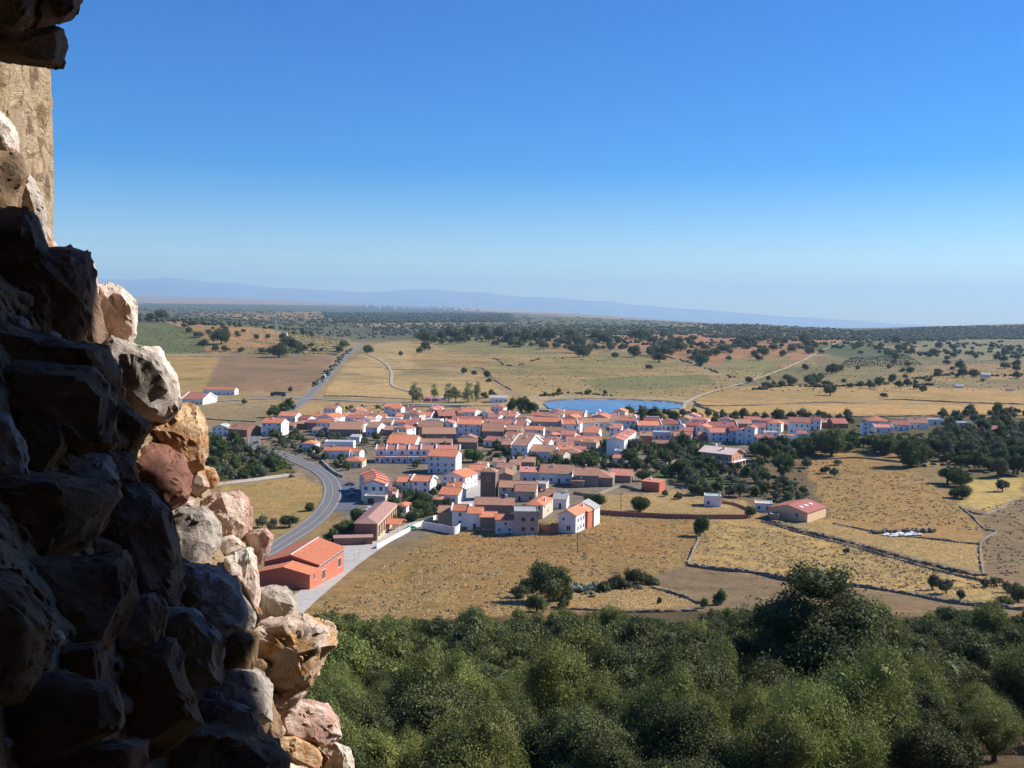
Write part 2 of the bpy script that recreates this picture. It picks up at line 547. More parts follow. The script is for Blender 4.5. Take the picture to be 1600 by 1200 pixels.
def ground_material():
    m, nt, b = new_mat('ground')
    at = nt.nodes.new('ShaderNodeAttribute')
    at.attribute_name = 'Col'
    tc = nt.nodes.new('ShaderNodeTexCoord')
    mp = nt.nodes.new('ShaderNodeMapping')
    mp.inputs['Scale'].default_value = (1, 0.75, 1)
    mp.inputs['Rotation'].default_value = (0, 0, 0.35)
    nt.links.new(tc.outputs['Object'], mp.inputs[0])
    n1 = noise(nt, 1.1, 6, 0.75, vec=mp.outputs[0])
    n2 = noise(nt, 0.22, 6, 0.7, vec=mp.outputs[0])
    n2.inputs['Distortion'].default_value = 0.6
    n3 = noise(nt, 0.03, 6, 0.65, vec=tc.outputs['Object'])
    n4 = noise(nt, 0.004, 6, 0.65, vec=tc.outputs['Object'])
    n5 = noise(nt, 0.5, 4, 0.7, vec=tc.outputs['Object'])
    f1 = ramp(nt, n1.outputs[0], [(0.32, (0.66, 0.62, 0.56)), (0.48, (0.97, 0.97, 0.95)), (0.7, (1.26, 1.26, 1.2))])
    f2 = ramp(nt, n2.outputs[0], [(0.3, (0.66, 0.64, 0.62)), (0.5, (1.0, 0.99, 0.98)), (0.7, (1.26, 1.26, 1.22))])
    f3 = ramp(nt, n3.outputs[0], [(0.3, (0.80, 0.86, 0.84)), (0.5, (1, 1, 1)), (0.7, (1.16, 1.06, 1.0))])
    f4 = ramp(nt, n4.outputs[0], [(0.3, (0.76, 0.83, 0.83)), (0.7, (1.16, 1.07, 1.02))])
    f5 = ramp(nt, n5.outputs[0], [(0.30, (0.45, 0.47, 0.38)), (0.38, (1, 1, 1))])
    sx = nt.nodes.new('ShaderNodeSeparateXYZ')
    nt.links.new(tc.outputs['Object'], sx.inputs[0])
    mr = nt.nodes.new('ShaderNodeMapRange')
    mr.inputs['From Min'].default_value = 860
    mr.inputs['From Max'].default_value = 1050
    mr.inputs['To Max'].default_value = 0.62
    nt.links.new(sx.outputs[1], mr.inputs[0])
    n6 = noise(nt, 0.011, 7, 0.72, vec=tc.outputs['Object'])
    n6.inputs['Distortion'].default_value = 1.0
    g6 = nt.nodes.new('ShaderNodeMath')
    g6.operation = 'MULTIPLY'
    nt.links.new(ramp(nt, n6.outputs[0], [(0.46, (0, 0, 0)), (0.62, (1, 1, 1))]), g6.inputs[0])
    nt.links.new(mr.outputs[0], g6.inputs[1])
    c0 = mix(nt, at.outputs[0], tuple(v * KC for v in lin(122, 116, 78)), g6.outputs[0])
    c = mix(nt, c0, f1, 1.0, 'MULTIPLY')
    for f in (f2, f3, f4, f5):
        c = mix(nt, c, f, 1.0, 'MULTIPLY')
    nt.links.new(c, b.inputs['Base Color'])
    b.inputs['Roughness'].default_value = 0.95
    b.inputs['Specular IOR Level'].default_value = 0.1
    bump(nt, b, n1.outputs[0], 0.8, 0.25)
    return m


ground()


# ------------------------------------------------------------------ water, roads, tracks
def px_line(pts, step=4.0):
    W = [hit(x, y)[:2] for x, y in pts]
    # Catmull-Rom through the points, then even spacing
    P = [2 * W[0] - W[1]] + W + [2 * W[-1] - W[-2]]
    out = []
    for i in range(1, len(P) - 2):
        p0, p1, p2, p3 = P[i - 1], P[i], P[i + 1], P[i + 2]
        for t in np.linspace(0, 1, 14)[:-1]:
            out.append(0.5 * ((2 * p1) + (-p0 + p2) * t + (2 * p0 - 5 * p1 + 4 * p2 - p3) * t * t + (-p0 + 3 * p1 - 3 * p2 + p3) * t ** 3))
    out.append(W[-1])
    out = np.array(out)
    s = np.concatenate([[0], np.cumsum(np.linalg.norm(np.diff(out, axis=0), axis=1))])
    n = max(2, int(s[-1] / step))
    q = np.linspace(0, s[-1], n)
    return np.stack([np.interp(q, s, out[:, 0]), np.interp(q, s, out[:, 1])], 1)


def strip(name, line, offs, lift, mat, label=None, cat=None, kind='structure'):
    """offs: sideways offsets of the strip's columns"""
    T = np.gradient(line, axis=0)
    T /= np.linalg.norm(T, axis=1)[:, None] + 1e-9
    N = np.stack([T[:, 1], -T[:, 0]], 1)
    V = []
    for o in offs:
        p = line + N * o
        V.append(np.concatenate([p, (H(p[:, 0], p[:, 1]) + lift + np.clip(p[:, 1] - 400, 0, 4000) * 0.0003)[:, None]], 1))
    V = np.stack(V, 1)
    n, k = V.shape[:2]
    idx = np.arange(n * k).reshape(n, k)
    Fq = np.stack([idx[:-1, :-1], idx[:-1, 1:], idx[1:, 1:], idx[1:, :-1]], -1).reshape(-1, 4)
    me = mesh_np(name, V.reshape(-1, 3), Fq, [mat], smooth=True)
    o = link(name, me)
    return tag(o, label, cat, kind=kind)


M_ASPH = simple_mat('asphalt', (0.155, 0.145, 0.135), 0.18, 0.4, 0.9)
M_ASPH2 = simple_mat('worn_asphalt', (0.24, 0.225, 0.21), 0.2, 0.3, 0.9)
M_PLAZA_SHADOW = simple_mat('shadowed_asphalt', (0.11, 0.115, 0.13), 0.15, 0.4, 0.9)  # the house row's cast shadow is put into this dark blue
M_CONC = simple_mat('concrete_paving', (0.40, 0.36, 0.31), 0.15, 0.5, 0.9)
M_DIRT = simple_mat('dirt_track', (0.37, 0.29, 0.20), 0.25, 0.3, 0.95)
M_MUD = simple_mat('lake_mud', (0.16, 0.13, 0.09), 0.3, 0.3, 0.95)
M_PAINT = simple_mat('road_paint', (0.48, 0.46, 0.43), 0.25, 0.8, 0.8)
M_STEEL = simple_mat('galvanised_steel', (0.55, 0.56, 0.57), 0.08, 2.0, 0.45, metallic=0.6)

road_main = [(392, 875), (425, 858), (462, 835), (494, 812), (513, 790), (520, 770), (516, 752), (500, 737), (474, 724), (446, 712), (418, 706), (400, 698), (398, 684), (410, 669), (428, 656), (444, 647), (470, 630), (489, 612), (507, 594), (530, 568), (552, 548), (569, 535.5)]
Lm = px_line(road_main)
strip('main_road', Lm, [-3.9, -2, 0, 2, 3.9], 0.16, M_ASPH, 'grey asphalt road curving past the village and running straight to the ridge', 'road')
strip('road_marking', Lm, [-3.3, -3.1], 0.22, M_PAINT, 'white edge line along the outer side of the curving road', 'road marking')
strip('road_marking', Lm, [3.1, 3.3], 0.22, M_PAINT, 'white edge line along the village side of the curving road', 'road marking')
strip('road_marking', Lm, [-0.07, 0.07], 0.22, M_PAINT, 'white centre line of the curving road', 'road marking')
strip('side_road', px_line([(340, 757), (385, 753), (430, 747), (470, 741)]), [-2.6, 0, 2.6], 0.14, M_ASPH2, 'narrow grey lane joining the road bend from the orchard', 'road')
strip('side_lane', px_line([(440, 965), (475, 936), (510, 908), (548, 878), (590, 850), (630, 828), (662, 816)]), [-3.4, -1, 1, 3.4], 0.16, M_CONC, 'pale concrete lane beside the orange hall and the white wall', 'road')
strip('pavement', px_line([(528, 872), (548, 858), (566, 848)]), [-6, -2, 2, 6], 0.12, M_CONC, 'pale concrete yard between the orange hall and the brick school', 'pavement')
strip('parking_area', px_line([(538, 798), (541, 785), (542, 772), (540, 760), (536, 752)]), [-7, -3, 3, 5], 0.10, M_PLAZA_SHADOW, 'asphalt parking area beside the curved row, coloured dark for its shadow', 'road')
strip('cross_road', px_line([(250, 632), (330, 628), (400, 624), (470, 623), (520, 625), (600, 629), (690, 633), (790, 634)]), [-3.5, 0, 3.5], 0.3, M_ASPH2, 'grey road crossing the main road beyond the village', 'road')
strip('dirt_track', px_line([(1064, 640), (1080, 625), (1110, 613), (1150, 602), (1200, 586), (1245, 568), (1280, 550), (1305, 537), (1325, 528)], 8), [-1.9, 0, 1.9], 0.35, M_DIRT, 'pale dirt track climbing the far hillside from the reservoir', 'track')
strip('dirt_track', px_line([(553, 551), (580, 556), (604, 570), (612, 585), (613, 602), (640, 612)], 8), [-1.6, 0, 1.6], 0.35, M_DIRT, 'faint farm track bending through the tan field right of the road', 'track')
strip('far_road', px_line([(519, 503), (515, 497), (511, 488)], 40), [-9, 0, 9], 2.0, M_ASPH, 'distant straight road cutting through the dark forest band', 'road')
strip('village_street', px_line([(726, 796), (733, 784), (742, 770), (748, 758), (752, 748)]), [-4.5, 0, 5.5], 0.12, M_CONC, 'pale sunlit street climbing beside the church tower', 'street')
strip('village_street', px_line([(968, 728), (980, 712), (992, 695), (1001, 682)]), [-3.2, 0, 3.2], 0.12, M_ASPH2, 'grey street below the white stepped row of houses', 'street')
strip('lake_shore', px_line([(1069, 632), (1060, 629), (1030, 626.2), (990, 624.6), (950, 623.4), (910, 623.2), (875, 624.6), (850, 628)], 3), [-1.6, 0, 1.6], 0.35, M_MUD, 'dark muddy bank round the far side of the reservoir', 'bank')

# water
wm, wnt, wb = new_mat('water')
wb.inputs['Base Color'].default_value = (0.035, 0.125, 0.30, 1)
wb.inputs['Roughness'].default_value = 0.05
wb.inputs['Specular IOR Level'].default_value = 0.6
_wn = noise(wnt, 0.35, 3, 0.6)
bump(wnt, wb, _wn.outputs[0], 0.8, 0.4)
_c = LAKE.mean(0)
_big = _c + (LAKE - _c) * 1.0
me = mesh_np('water', np.concatenate([_big, np.full((len(_big), 1), LAKE_Z)], 1), [tuple(range(len(_big)))], [wm])
tag(link('lake_water', me), 'blue water of the oval reservoir beyond the village', 'reservoir', kind='structure')

# ------------------------------------------------------------------ far mountains
MR = [(-700, 434), (-300, 433), (0, 436), (100, 440), (150, 436), (210, 437), (235, 434), (262, 433), (290, 437), (330, 441), (380, 443), (430, 449), (480, 451), (520, 455), (560, 457), (600, 456), (630, 452),
      (660, 450), (690, 454), (720, 457), (750, 457), (780, 461), (830, 463), (880, 466), (920, 471), (960, 472), (1000, 476), (1050, 480), (1100, 485), (1150, 488), (1200, 492), (1250, 495),
      (1300, 499), (1350, 502), (1400, 505), (1450, 508), (1520, 511), (1600, 514), (1800, 518), (2300, 530)]
mat_mtn = simple_mat('mountain_rock', (0.20, 0.21, 0.23), 0.2, 0.0006, 0.95)
xs = np.arange(-700, 2300, 7.0)
ys = np.interp(xs, [p[0] for p in MR], [p[1] for p in MR])
ys = ys + 0.8 * np.sin(xs / 31.0) + 0.4 * np.sin(xs / 13.1 + 2)
V = []
for k, (Yd, q) in enumerate([(39500, 0.0), (41500, 0.35), (44000, 0.75), (46000, 1.0), (49000, 0.6), (53000, 0.0)]):
    for i, (x, y) in enumerate(zip(xs, ys)):
        base = ray(x, 540)
        top = ray(x, y)
        zt = top[2] * 46000
        zb = -1100.0
        z = zb + (zt - zb) * q
        if 0 < q < 1:
            z += 40 * math.sin(i * 0.13 + k)
        V.append((top[0] * Yd, Yd, z))
n, k = 6, len(xs)
idx = np.arange(n * k).reshape(n, k)
Fq = np.stack([idx[:-1, :-1], idx[:-1, 1:], idx[1:, 1:], idx[1:, :-1]], -1).reshape(-1, 4)
tag(link('mountains', mesh_np('mountains', np.array(V), Fq, [mat_mtn], smooth=True)), 'faint blue mountain range along the horizon', 'mountains', kind='structure')

# ------------------------------------------------------------------ haze
hm = bpy.data.materials.new('haze')
hm.use_nodes = True
hm.node_tree.nodes.clear()
pv = hm.node_tree.nodes.new('ShaderNodeVolumePrincipled')
pv.inputs['Color'].default_value = (0.52, 0.77, 1.0, 1)
pv.inputs['Anisotropy'].default_value = 0.12
pv.inputs['Density'].default_value = HAZE_D
ho = hm.node_tree.nodes.new('ShaderNodeOutputMaterial')
hm.node_tree.links.new(pv.outputs[0], ho.inputs['Volume'])
hb = MB().box(-60000, 60000, -60, 54000, -1300, 1650)
tag(hb.build('haze', hm), 'thin blue summer haze over the plain', 'haze', kind='stuff')


# ------------------------------------------------------------------ the ruined castle wall beside the camera
from mathutils import noise as mn
import bmesh
XS = [(-200, 90), (240, 90), (400, 130), (450, 205), (600, 285), (760, 345), (850, 415), (980, 520), (1100, 535), (1200, 555), (1400, 600)]


def wall_depth(px, py):
    xs_ = np.interp(py, [p[0] for p in XS], [p[1] for p in XS])
    return 2.1 - 0.8 * (xs_ - px) / 450.0


def stone_mat(name, stops, scale=9.0, bmp=0.011, vein=None, rough=0.8):
    m, nt, b = new_mat(name)
    tc = nt.nodes.new('ShaderNodeTexCoord')
    mp = nt.nodes.new('ShaderNodeMapping')
    oi = nt.nodes.new('ShaderNodeObjectInfo')
    mu = nt.nodes.new('ShaderNodeVectorMath')
    mu.operation = 'SCALE'
    mu.inputs[0].default_value = (13, 7, 19)
    nt.links.new(oi.outputs['Random'], mu.inputs['Scale'])
    nt.links.new(mu.outputs[0], mp.inputs['Location'])
    nt.links.new(mu.outputs[0], mp.inputs['Rotation'])
    mp.inputs['Scale'].default_value = (1, 1, 1.4)
    nt.links.new(tc.outputs['Object'], mp.inputs[0])
    n = noise(nt, scale, 8, 0.68, vec=mp.outputs[0])
    n.inputs['Distortion'].default_value = 1.2
    c = ramp(nt, n.outputs[0], stops)
    n2 = noise(nt, scale * 3.1, 8, 0.7, vec=mp.outputs[0])
    n2.inputs['Distortion'].default_value = 2.0
    v = ramp(nt, n2.outputs[0], [(0.28, (0.55, 0.49, 0.45)), (0.42, (1, 1, 1)), (0.62, (1.1, 1.08, 1.04)), (0.75, (0.85, 0.8, 0.77))])
    c = mix(nt, c, v, 0.85, 'MULTIPLY')
    n3 = noise(nt, scale * 14, 6, 0.75, vec=tc.outputs['Object'])
    g = ramp(nt, n3.outputs[0], [(0.3, (0.76, 0.74, 0.72)), (0.7, (1.18, 1.18, 1.18))])
    c = mix(nt, c, g, 0.8, 'MULTIPLY')
    nt.links.new(c, b.inputs['Base Color'])
    b.inputs['Roughness'].default_value = rough
    b.inputs['Specular IOR Level'].default_value = 0.3
    ad = nt.nodes.new('ShaderNodeMath')
    ad.operation = 'MULTIPLY_ADD'
    ad.inputs[1].default_value = 0.35
    nt.links.new(n3.outputs[0], ad.inputs[0])
    nt.links.new(n2.outputs[0], ad.inputs[2])
    bump(nt, b, ad.outputs[0], 0.9, bmp)
    return m


CREAM, PINK, RUST, GREY = lin(220, 202, 178), lin(208, 176, 160), lin(190, 140, 88), lin(170, 160, 150)
WHITE, BROWN, RED_SHADED = lin(230, 220, 206), lin(138, 106, 80), lin(104, 68, 54)
SM = {
    'cream': stone_mat('cream_quartzite', [(0.3, CREAM), (0.48, WHITE), (0.6, PINK), (0.75, CREAM)], 8),
    'pink': stone_mat('pink_quartzite', [(0.3, PINK), (0.45, lin(220, 196, 182)), (0.55, lin(186, 140, 124)), (0.7, WHITE)], 8),
    'rust': stone_mat('rust_quartzite', [(0.3, lin(204, 162, 118)), (0.45, lin(222, 192, 152)), (0.56, lin(172, 120, 74)), (0.7, CREAM)], 10, 0.012),
    'grey': stone_mat('grey_quartzite', [(0.3, GREY), (0.5, lin(190, 178, 165)), (0.6, lin(126, 116, 108)), (0.75, WHITE)], 8),
    'greyrust': stone_mat('rust_stained_quartzite', [(0.3, lin(178, 162, 148)), (0.46, lin(204, 184, 168)), (0.56, lin(186, 142, 82)), (0.62, lin(146, 116, 92)), (0.75, lin(206, 184, 170))], 7, 0.01),
    'red': stone_mat('shaded_red_stone', [(0.3, RED_SHADED), (0.6, lin(128, 88, 72)), (0.75, lin(92, 62, 52))], 6, 0.003),  # red stone darkened: its shade is put into the colour
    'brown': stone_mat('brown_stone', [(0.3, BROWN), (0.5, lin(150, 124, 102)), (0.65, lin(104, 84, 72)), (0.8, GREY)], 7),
    'dark': stone_mat('shaded_stone', [(0.3, lin(126, 100, 74)), (0.5, lin(150, 122, 94)), (0.65, lin(98, 80, 62)), (0.8, lin(168, 146, 120))], 7),  # shade put into the colour, for stones on the unlit side
}
M_MORTAR = stone_mat('lime_mortar', [(0.3, lin(196, 166, 130)), (0.5, lin(222, 196, 160)), (0.7, lin(176, 146, 112))], 16, 0.04, rough=0.95)
M_RENDER = stone_mat('old_lime_render', [(0.3, lin(196, 166, 128)), (0.5, lin(208, 184, 150)), (0.58, lin(160, 128, 98)), (0.72, lin(132, 118, 104))], 6, 0.04, rough=0.95)


def stone(name, outline, mat, parent, D=None, sub=5, thick=0.42, seed=0, cuts=5, rough=1.0, label=None):
    r = random.Random(seed * 7 + 3)
    P = np.array(outline, float)
    c = P.mean(0)
    P = c + (P - c) * 1.03
    if D is None:
        D = wall_depth(c[0], c[1]) + r.uniform(-0.02, 0.02)
    d0 = ray(c[0], c[1])
    C = d0 * D
    q = np.stack([(P[:, 0] - c[0]) / F * D, (c[1] - P[:, 1]) / F * D], 1)
    size = float(np.linalg.norm(q, axis=1).mean())
    T = size * 2 * thick
    n = len(q)
    tx, ty = r.uniform(-0.3, 0.3), r.uniform(-0.3, 0.3)
    off = Vector((seed * 3.7, seed * 1.3, seed * 0.7))
    bm = bmesh.new()
    rings = []
    for sc_, zf, jz in ((0.80, -1.0, 0.0), (1.0, -0.15, 0.18), (0.97, 0.30, 0.22), (0.70, 0.80, 0.16)):
        ring = []
        for p in q:
            k = sc_ * (1 + r.uniform(-0.07, 0.07) * (sc_ < 0.99))
            z = T * (zf + r.uniform(-jz, jz)) + (tx * p[0] + ty * p[1]) * k * (zf > 0)
            ring.append(bm.verts.new((p[0] * k, p[1] * k, z)))
        rings.append(ring)
    for A, B in zip(rings[:-1], rings[1:]):
        for i in range(n):
            j = (i + 1) % n
            if r.random() < 0.5:
                bm.faces.new((A[i], A[j], B[j]))
                bm.faces.new((A[i], B[j], B[i]))
            else:
                bm.faces.new((A[i], A[j], B[i]))
                bm.faces.new((A[j], B[j], B[i]))
    c0 = bm.verts.new((r.uniform(-0.25, 0.25) * size, r.uniform(-0.25, 0.25) * size, T * r.uniform(0.85, 1.1)))
    c1 = bm.verts.new((0, 0, -T))
    for i in range(n):
        j = (i + 1) % n
        bm.faces.new((rings[-1][i], rings[-1][j], c0))
        bm.faces.new((rings[0][j], rings[0][i], c1))
    bmesh.ops.subdivide_edges(bm, edges=bm.edges[:], cuts=sub, use_grid_fill=True)
    bmesh.ops.smooth_vert(bm, verts=bm.verts[:], factor=0.32, use_axis_x=True, use_axis_y=True, use_axis_z=True)
    bmesh.ops.triangulate(bm, faces=[f for f in bm.faces if len(f.verts) > 4])
    bm.normal_update()
    sc = 1.0 / size
    mv = []
    for v in bm.verts:
        p = v.co * sc
        d_ = mn.fractal(p * 1.7 + off, 1.0, 2.0, 3) * 0.05
        cr = abs(mn.noise(p * 2.6 + off * 1.7))
        d_ -= 0.05 * rough * max(0, 1 - cr / 0.07)
        d_ += mn.fractal(p * 7 + off, 0.8, 2.0, 3) * 0.018 + mn.fractal(p * 20 + off, 0.8, 2.0, 2) * 0.006
        mv.append(v.normal * d_ * size)
    for v, w in zip(bm.verts, mv):
        v.co = v.co + w
    for f in bm.faces:
        f.smooth = True
    me = bpy.data.meshes.new(name)
    bm.to_mesh(me)
    bm.free()
    me.set_sharp_from_angle(angle=math.radians(26))
    me.materials.append(mat)
    o = bpy.data.objects.new(name, me)
    COL.objects.link(o)
    zd = -d0 / np.linalg.norm(d0)
    xd = np.cross(CU, zd)
    xd /= np.linalg.norm(xd)
    yd = np.cross(zd, xd)
    M = Matrix(((xd[0], yd[0], zd[0], C[0]), (xd[1], yd[1], zd[1], C[1]), (xd[2], yd[2], zd[2], C[2]), (0, 0, 0, 1)))
    o.parent = parent
    o.matrix_world = M
    if label:
        o['label'] = label
    return o


def root(name, label, cat, loc=(0, 0, 0), rz=0.0, group=None):
    o = bpy.data.objects.new(name, None)
    o.empty_display_size = 0.5
    o.location = loc
    o.rotation_euler = (0, 0, rz)
    COL.objects.link(o)
    return tag(o, label, cat, group)


jamb = root('ruined_wall', 'broken rubble stone jamb stepping down the left side, half in shadow', 'wall')
LIT = [
    ('pink', [(118, 405), (136, 404), (145, 412), (151, 436), (153, 470), (160, 505), (168, 548), (140, 545), (112, 480), (110, 430)]),
    ('cream', [(149, 458), (158, 449), (170, 444), (190, 451), (210, 470), (211, 495), (210, 522), (203, 548), (187, 547), (160, 548), (149, 510)]),
    ('cream', [(196, 545), (225, 542), (249, 543), (257, 560), (275, 587), (279, 628), (270, 645), (240, 640), (220, 590)]),
    ('rust', [(226, 668), (238, 655), (255, 642), (275, 632), (293, 630), (307, 636), (315, 652), (322, 670), (322, 700), (316, 728), (300, 742), (280, 742), (255, 715)]),
    ('rust', [(306, 738), (318, 727), (335, 732), (343, 750), (336, 764), (318, 762)]),
    ('red', [(203, 712), (225, 690), (262, 697), (285, 715), (298, 745), (291, 782), (268, 800), (240, 797), (210, 765)]),
    ('pink', [(312, 786), (328, 774), (345, 768), (372, 768), (385, 780), (392, 800), (392, 830), (372, 853), (345, 855), (325, 835), (315, 808)]),
    ('pink', [(384, 834), (400, 827), (416, 827), (427, 838), (420, 866), (403, 890), (388, 875)]),
    ('cream', [(352, 872), (370, 862), (392, 852), (400, 880), (406, 925), (399, 964), (380, 962), (356, 920)]),
    ('grey', [(398, 920), (425, 915), (445, 919), (455, 926), (465, 947), (466, 972), (440, 980), (395, 975)]),
    ('greyrust', [(366, 992), (385, 975), (402, 969), (440, 967), (470, 965), (500, 973), (521, 979), (527, 993), (520, 1012), (511, 1032), (495, 1055), (484, 1072), (462, 1085), (430, 1082), (410, 1062), (376, 1045), (364, 1020)]),
    ('pink', [(424, 1095), (446, 1078), (480, 1072), (478, 1086), (460, 1104), (432, 1118)]),
    ('pink', [(428, 1118), (446, 1102), (466, 1093), (500, 1098), (516, 1108), (529, 1124), (533, 1152), (510, 1168), (475, 1162), (436, 1148)]),
    ('rust', [(422, 1158), (440, 1147), (462, 1148), (488, 1161), (514, 1188), (505, 1212), (465, 1205), (430, 1185)]),
    ('cream', [(492, 1180), (522, 1162), (546, 1174), (555, 1200), (552, 1240), (500, 1245), (488, 1210)]),
    ('cream', [(418, 1185), (445, 1178), (472, 1186), (488, 1204), (490, 1240), (430, 1245), (412, 1215)]),
    ('cream', [(-40, 172), (0, 176), (14, 190), (23, 206), (28, 246), (10, 258), (-40, 258)]),
    ('grey', [(24, 262), (36, 264), (50, 280), (66, 310), (70, 345), (68, 385), (62, 402), (40, 400), (20, 340), (16, 290)]),
    ('rust', [(52, 385), (75, 388), (92, 398), (95, 412), (85, 425), (55, 420)]),
]
SHADED = [
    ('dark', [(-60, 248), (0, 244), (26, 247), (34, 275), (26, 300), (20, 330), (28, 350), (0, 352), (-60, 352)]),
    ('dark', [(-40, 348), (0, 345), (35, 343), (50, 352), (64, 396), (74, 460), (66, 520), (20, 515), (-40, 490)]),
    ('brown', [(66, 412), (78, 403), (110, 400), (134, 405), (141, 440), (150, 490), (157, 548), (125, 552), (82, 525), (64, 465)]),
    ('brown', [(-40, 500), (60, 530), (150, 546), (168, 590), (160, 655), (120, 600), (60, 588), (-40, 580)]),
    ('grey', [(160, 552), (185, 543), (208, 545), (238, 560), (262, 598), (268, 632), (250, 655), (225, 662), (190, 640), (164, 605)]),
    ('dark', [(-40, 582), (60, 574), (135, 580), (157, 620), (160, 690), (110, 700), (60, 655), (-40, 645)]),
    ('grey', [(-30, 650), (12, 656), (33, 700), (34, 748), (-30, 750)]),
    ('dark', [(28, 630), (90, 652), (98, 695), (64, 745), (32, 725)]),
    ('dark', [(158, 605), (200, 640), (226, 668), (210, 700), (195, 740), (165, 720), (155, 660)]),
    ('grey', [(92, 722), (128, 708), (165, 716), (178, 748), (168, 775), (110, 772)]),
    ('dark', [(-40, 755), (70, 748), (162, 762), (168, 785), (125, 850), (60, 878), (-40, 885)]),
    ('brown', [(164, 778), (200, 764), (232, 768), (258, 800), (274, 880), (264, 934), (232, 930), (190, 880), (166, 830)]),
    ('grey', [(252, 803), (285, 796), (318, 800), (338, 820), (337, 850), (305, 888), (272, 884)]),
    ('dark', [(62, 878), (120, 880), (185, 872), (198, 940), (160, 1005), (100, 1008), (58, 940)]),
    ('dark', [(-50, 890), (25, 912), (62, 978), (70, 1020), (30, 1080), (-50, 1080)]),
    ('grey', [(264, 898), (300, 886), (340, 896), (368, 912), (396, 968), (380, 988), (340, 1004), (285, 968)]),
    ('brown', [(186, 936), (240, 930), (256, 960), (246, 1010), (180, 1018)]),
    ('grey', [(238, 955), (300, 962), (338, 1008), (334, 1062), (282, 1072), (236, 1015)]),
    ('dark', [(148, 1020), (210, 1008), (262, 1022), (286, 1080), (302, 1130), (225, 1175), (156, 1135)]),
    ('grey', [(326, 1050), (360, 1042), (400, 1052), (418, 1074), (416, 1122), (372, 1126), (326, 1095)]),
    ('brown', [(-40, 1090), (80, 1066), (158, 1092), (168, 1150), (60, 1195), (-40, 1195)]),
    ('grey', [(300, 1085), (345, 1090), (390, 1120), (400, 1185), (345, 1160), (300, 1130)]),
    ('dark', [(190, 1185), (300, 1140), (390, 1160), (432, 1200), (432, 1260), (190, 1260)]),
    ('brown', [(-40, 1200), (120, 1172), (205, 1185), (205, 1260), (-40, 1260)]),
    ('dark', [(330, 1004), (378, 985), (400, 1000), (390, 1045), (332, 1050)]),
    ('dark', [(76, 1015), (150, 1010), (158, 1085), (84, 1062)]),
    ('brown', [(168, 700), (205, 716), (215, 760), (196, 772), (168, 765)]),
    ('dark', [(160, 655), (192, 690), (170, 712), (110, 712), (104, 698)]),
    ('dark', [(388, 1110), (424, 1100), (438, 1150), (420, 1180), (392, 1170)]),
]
for i, (m_, ol) in enumerate(LIT):
    stone('stone', ol, SM[m_], jamb, seed=i + 1, sub=6, thick=0.40)
for i, (m_, ol) in enumerate(SHADED):
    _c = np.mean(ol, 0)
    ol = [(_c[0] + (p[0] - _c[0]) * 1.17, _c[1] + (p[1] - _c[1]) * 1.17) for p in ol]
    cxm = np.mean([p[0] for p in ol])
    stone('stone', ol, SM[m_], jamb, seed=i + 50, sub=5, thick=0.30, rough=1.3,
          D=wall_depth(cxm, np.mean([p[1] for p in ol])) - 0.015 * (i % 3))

# small packing stones pressed into the mortar
rc_ = random.Random(12)
for i in range(120):
    py = rc_.uniform(300, 1230)
    xe = np.interp(py, [300, 400, 560, 700, 850, 960, 1060, 1200], [60, 80, 200, 285, 360, 395, 430, 495])
    px = xe * (1 - rc_.random() ** 1.3)
    rr = rc_.uniform(9, 24)
    n_ = rc_.randint(6, 8)
    a0 = rc_.uniform(0, 6.28)
    ol = [(px + rr * rc_.uniform(0.7, 1.25) * 1.25 * math.cos(a0 + k * 2 * math.pi / n_), py + rr * rc_.uniform(0.7, 1.2) * math.sin(a0 + k * 2 * math.pi / n_)) for k in range(n_)]
    stone('stone', ol, SM[rc_.choice(['cream', 'grey', 'pink', 'brown', 'dark', 'greyrust', 'cream'])], jamb, seed=i + 200, sub=2, thick=0.4, D=wall_depth(px, py) + 0.02)

# mortar bed: a lumpy slab with depth
ME = [(60, 20), (150, 30), (250, 40), (400, 92), (440, 146), (540, 190), (560, 240), (640, 262), (700, 300), (740, 314), (770, 330), (850, 372), (900, 388), (960, 402), (1000, 440), (1060, 440), (1110, 448), (1200, 500), (1400, 560)]
pys = np.arange(170, 1330, 4.0)
us = np.linspace(0, 1, 150)
VV = []
for back in (0, 1):
    for py in pys:
        xe = np.interp(py, [p[0] for p in ME], [p[1] for p in ME])
        for u_ in us:
            px = -160 + (xe + 160) * u_
            d = wall_depth(px, py)
            dr = ray(px, py)
            if back:
                d += 0.55
            else:
                p = Vector(dr * d)
                d += 0.012 + 0.026 * mn.fractal(p * 8, 1.0, 2.0, 4) + 0.014 * mn.fractal(p * 34, 0.8, 2.0, 4) + 0.10 * max(0, u_ - 0.93) / 0.07
            VV.append(dr * d)
R, Cn = len(pys), len(us)
idx = np.arange(R * Cn).reshape(R, Cn)
fr = np.stack([idx[:-1, :-1], idx[1:, :-1], idx[1:, 1:], idx[:-1, 1:]], -1).reshape(-1, 4)
bk = fr[:, ::-1] + R * Cn
side = []
for e in (idx[:, -1], idx[::-1, 0], idx[0, :], idx[-1, ::-1]):
    side += [(e[i], e[i + 1], e[i + 1] + R * Cn, e[i] + R * Cn) for i in range(len(e) - 1)]
me = mesh_np('mortar', np.array(VV), np.concatenate([fr, bk, np.array(side)]), [M_MORTAR], smooth=True)
link('mortar', me, jamb)

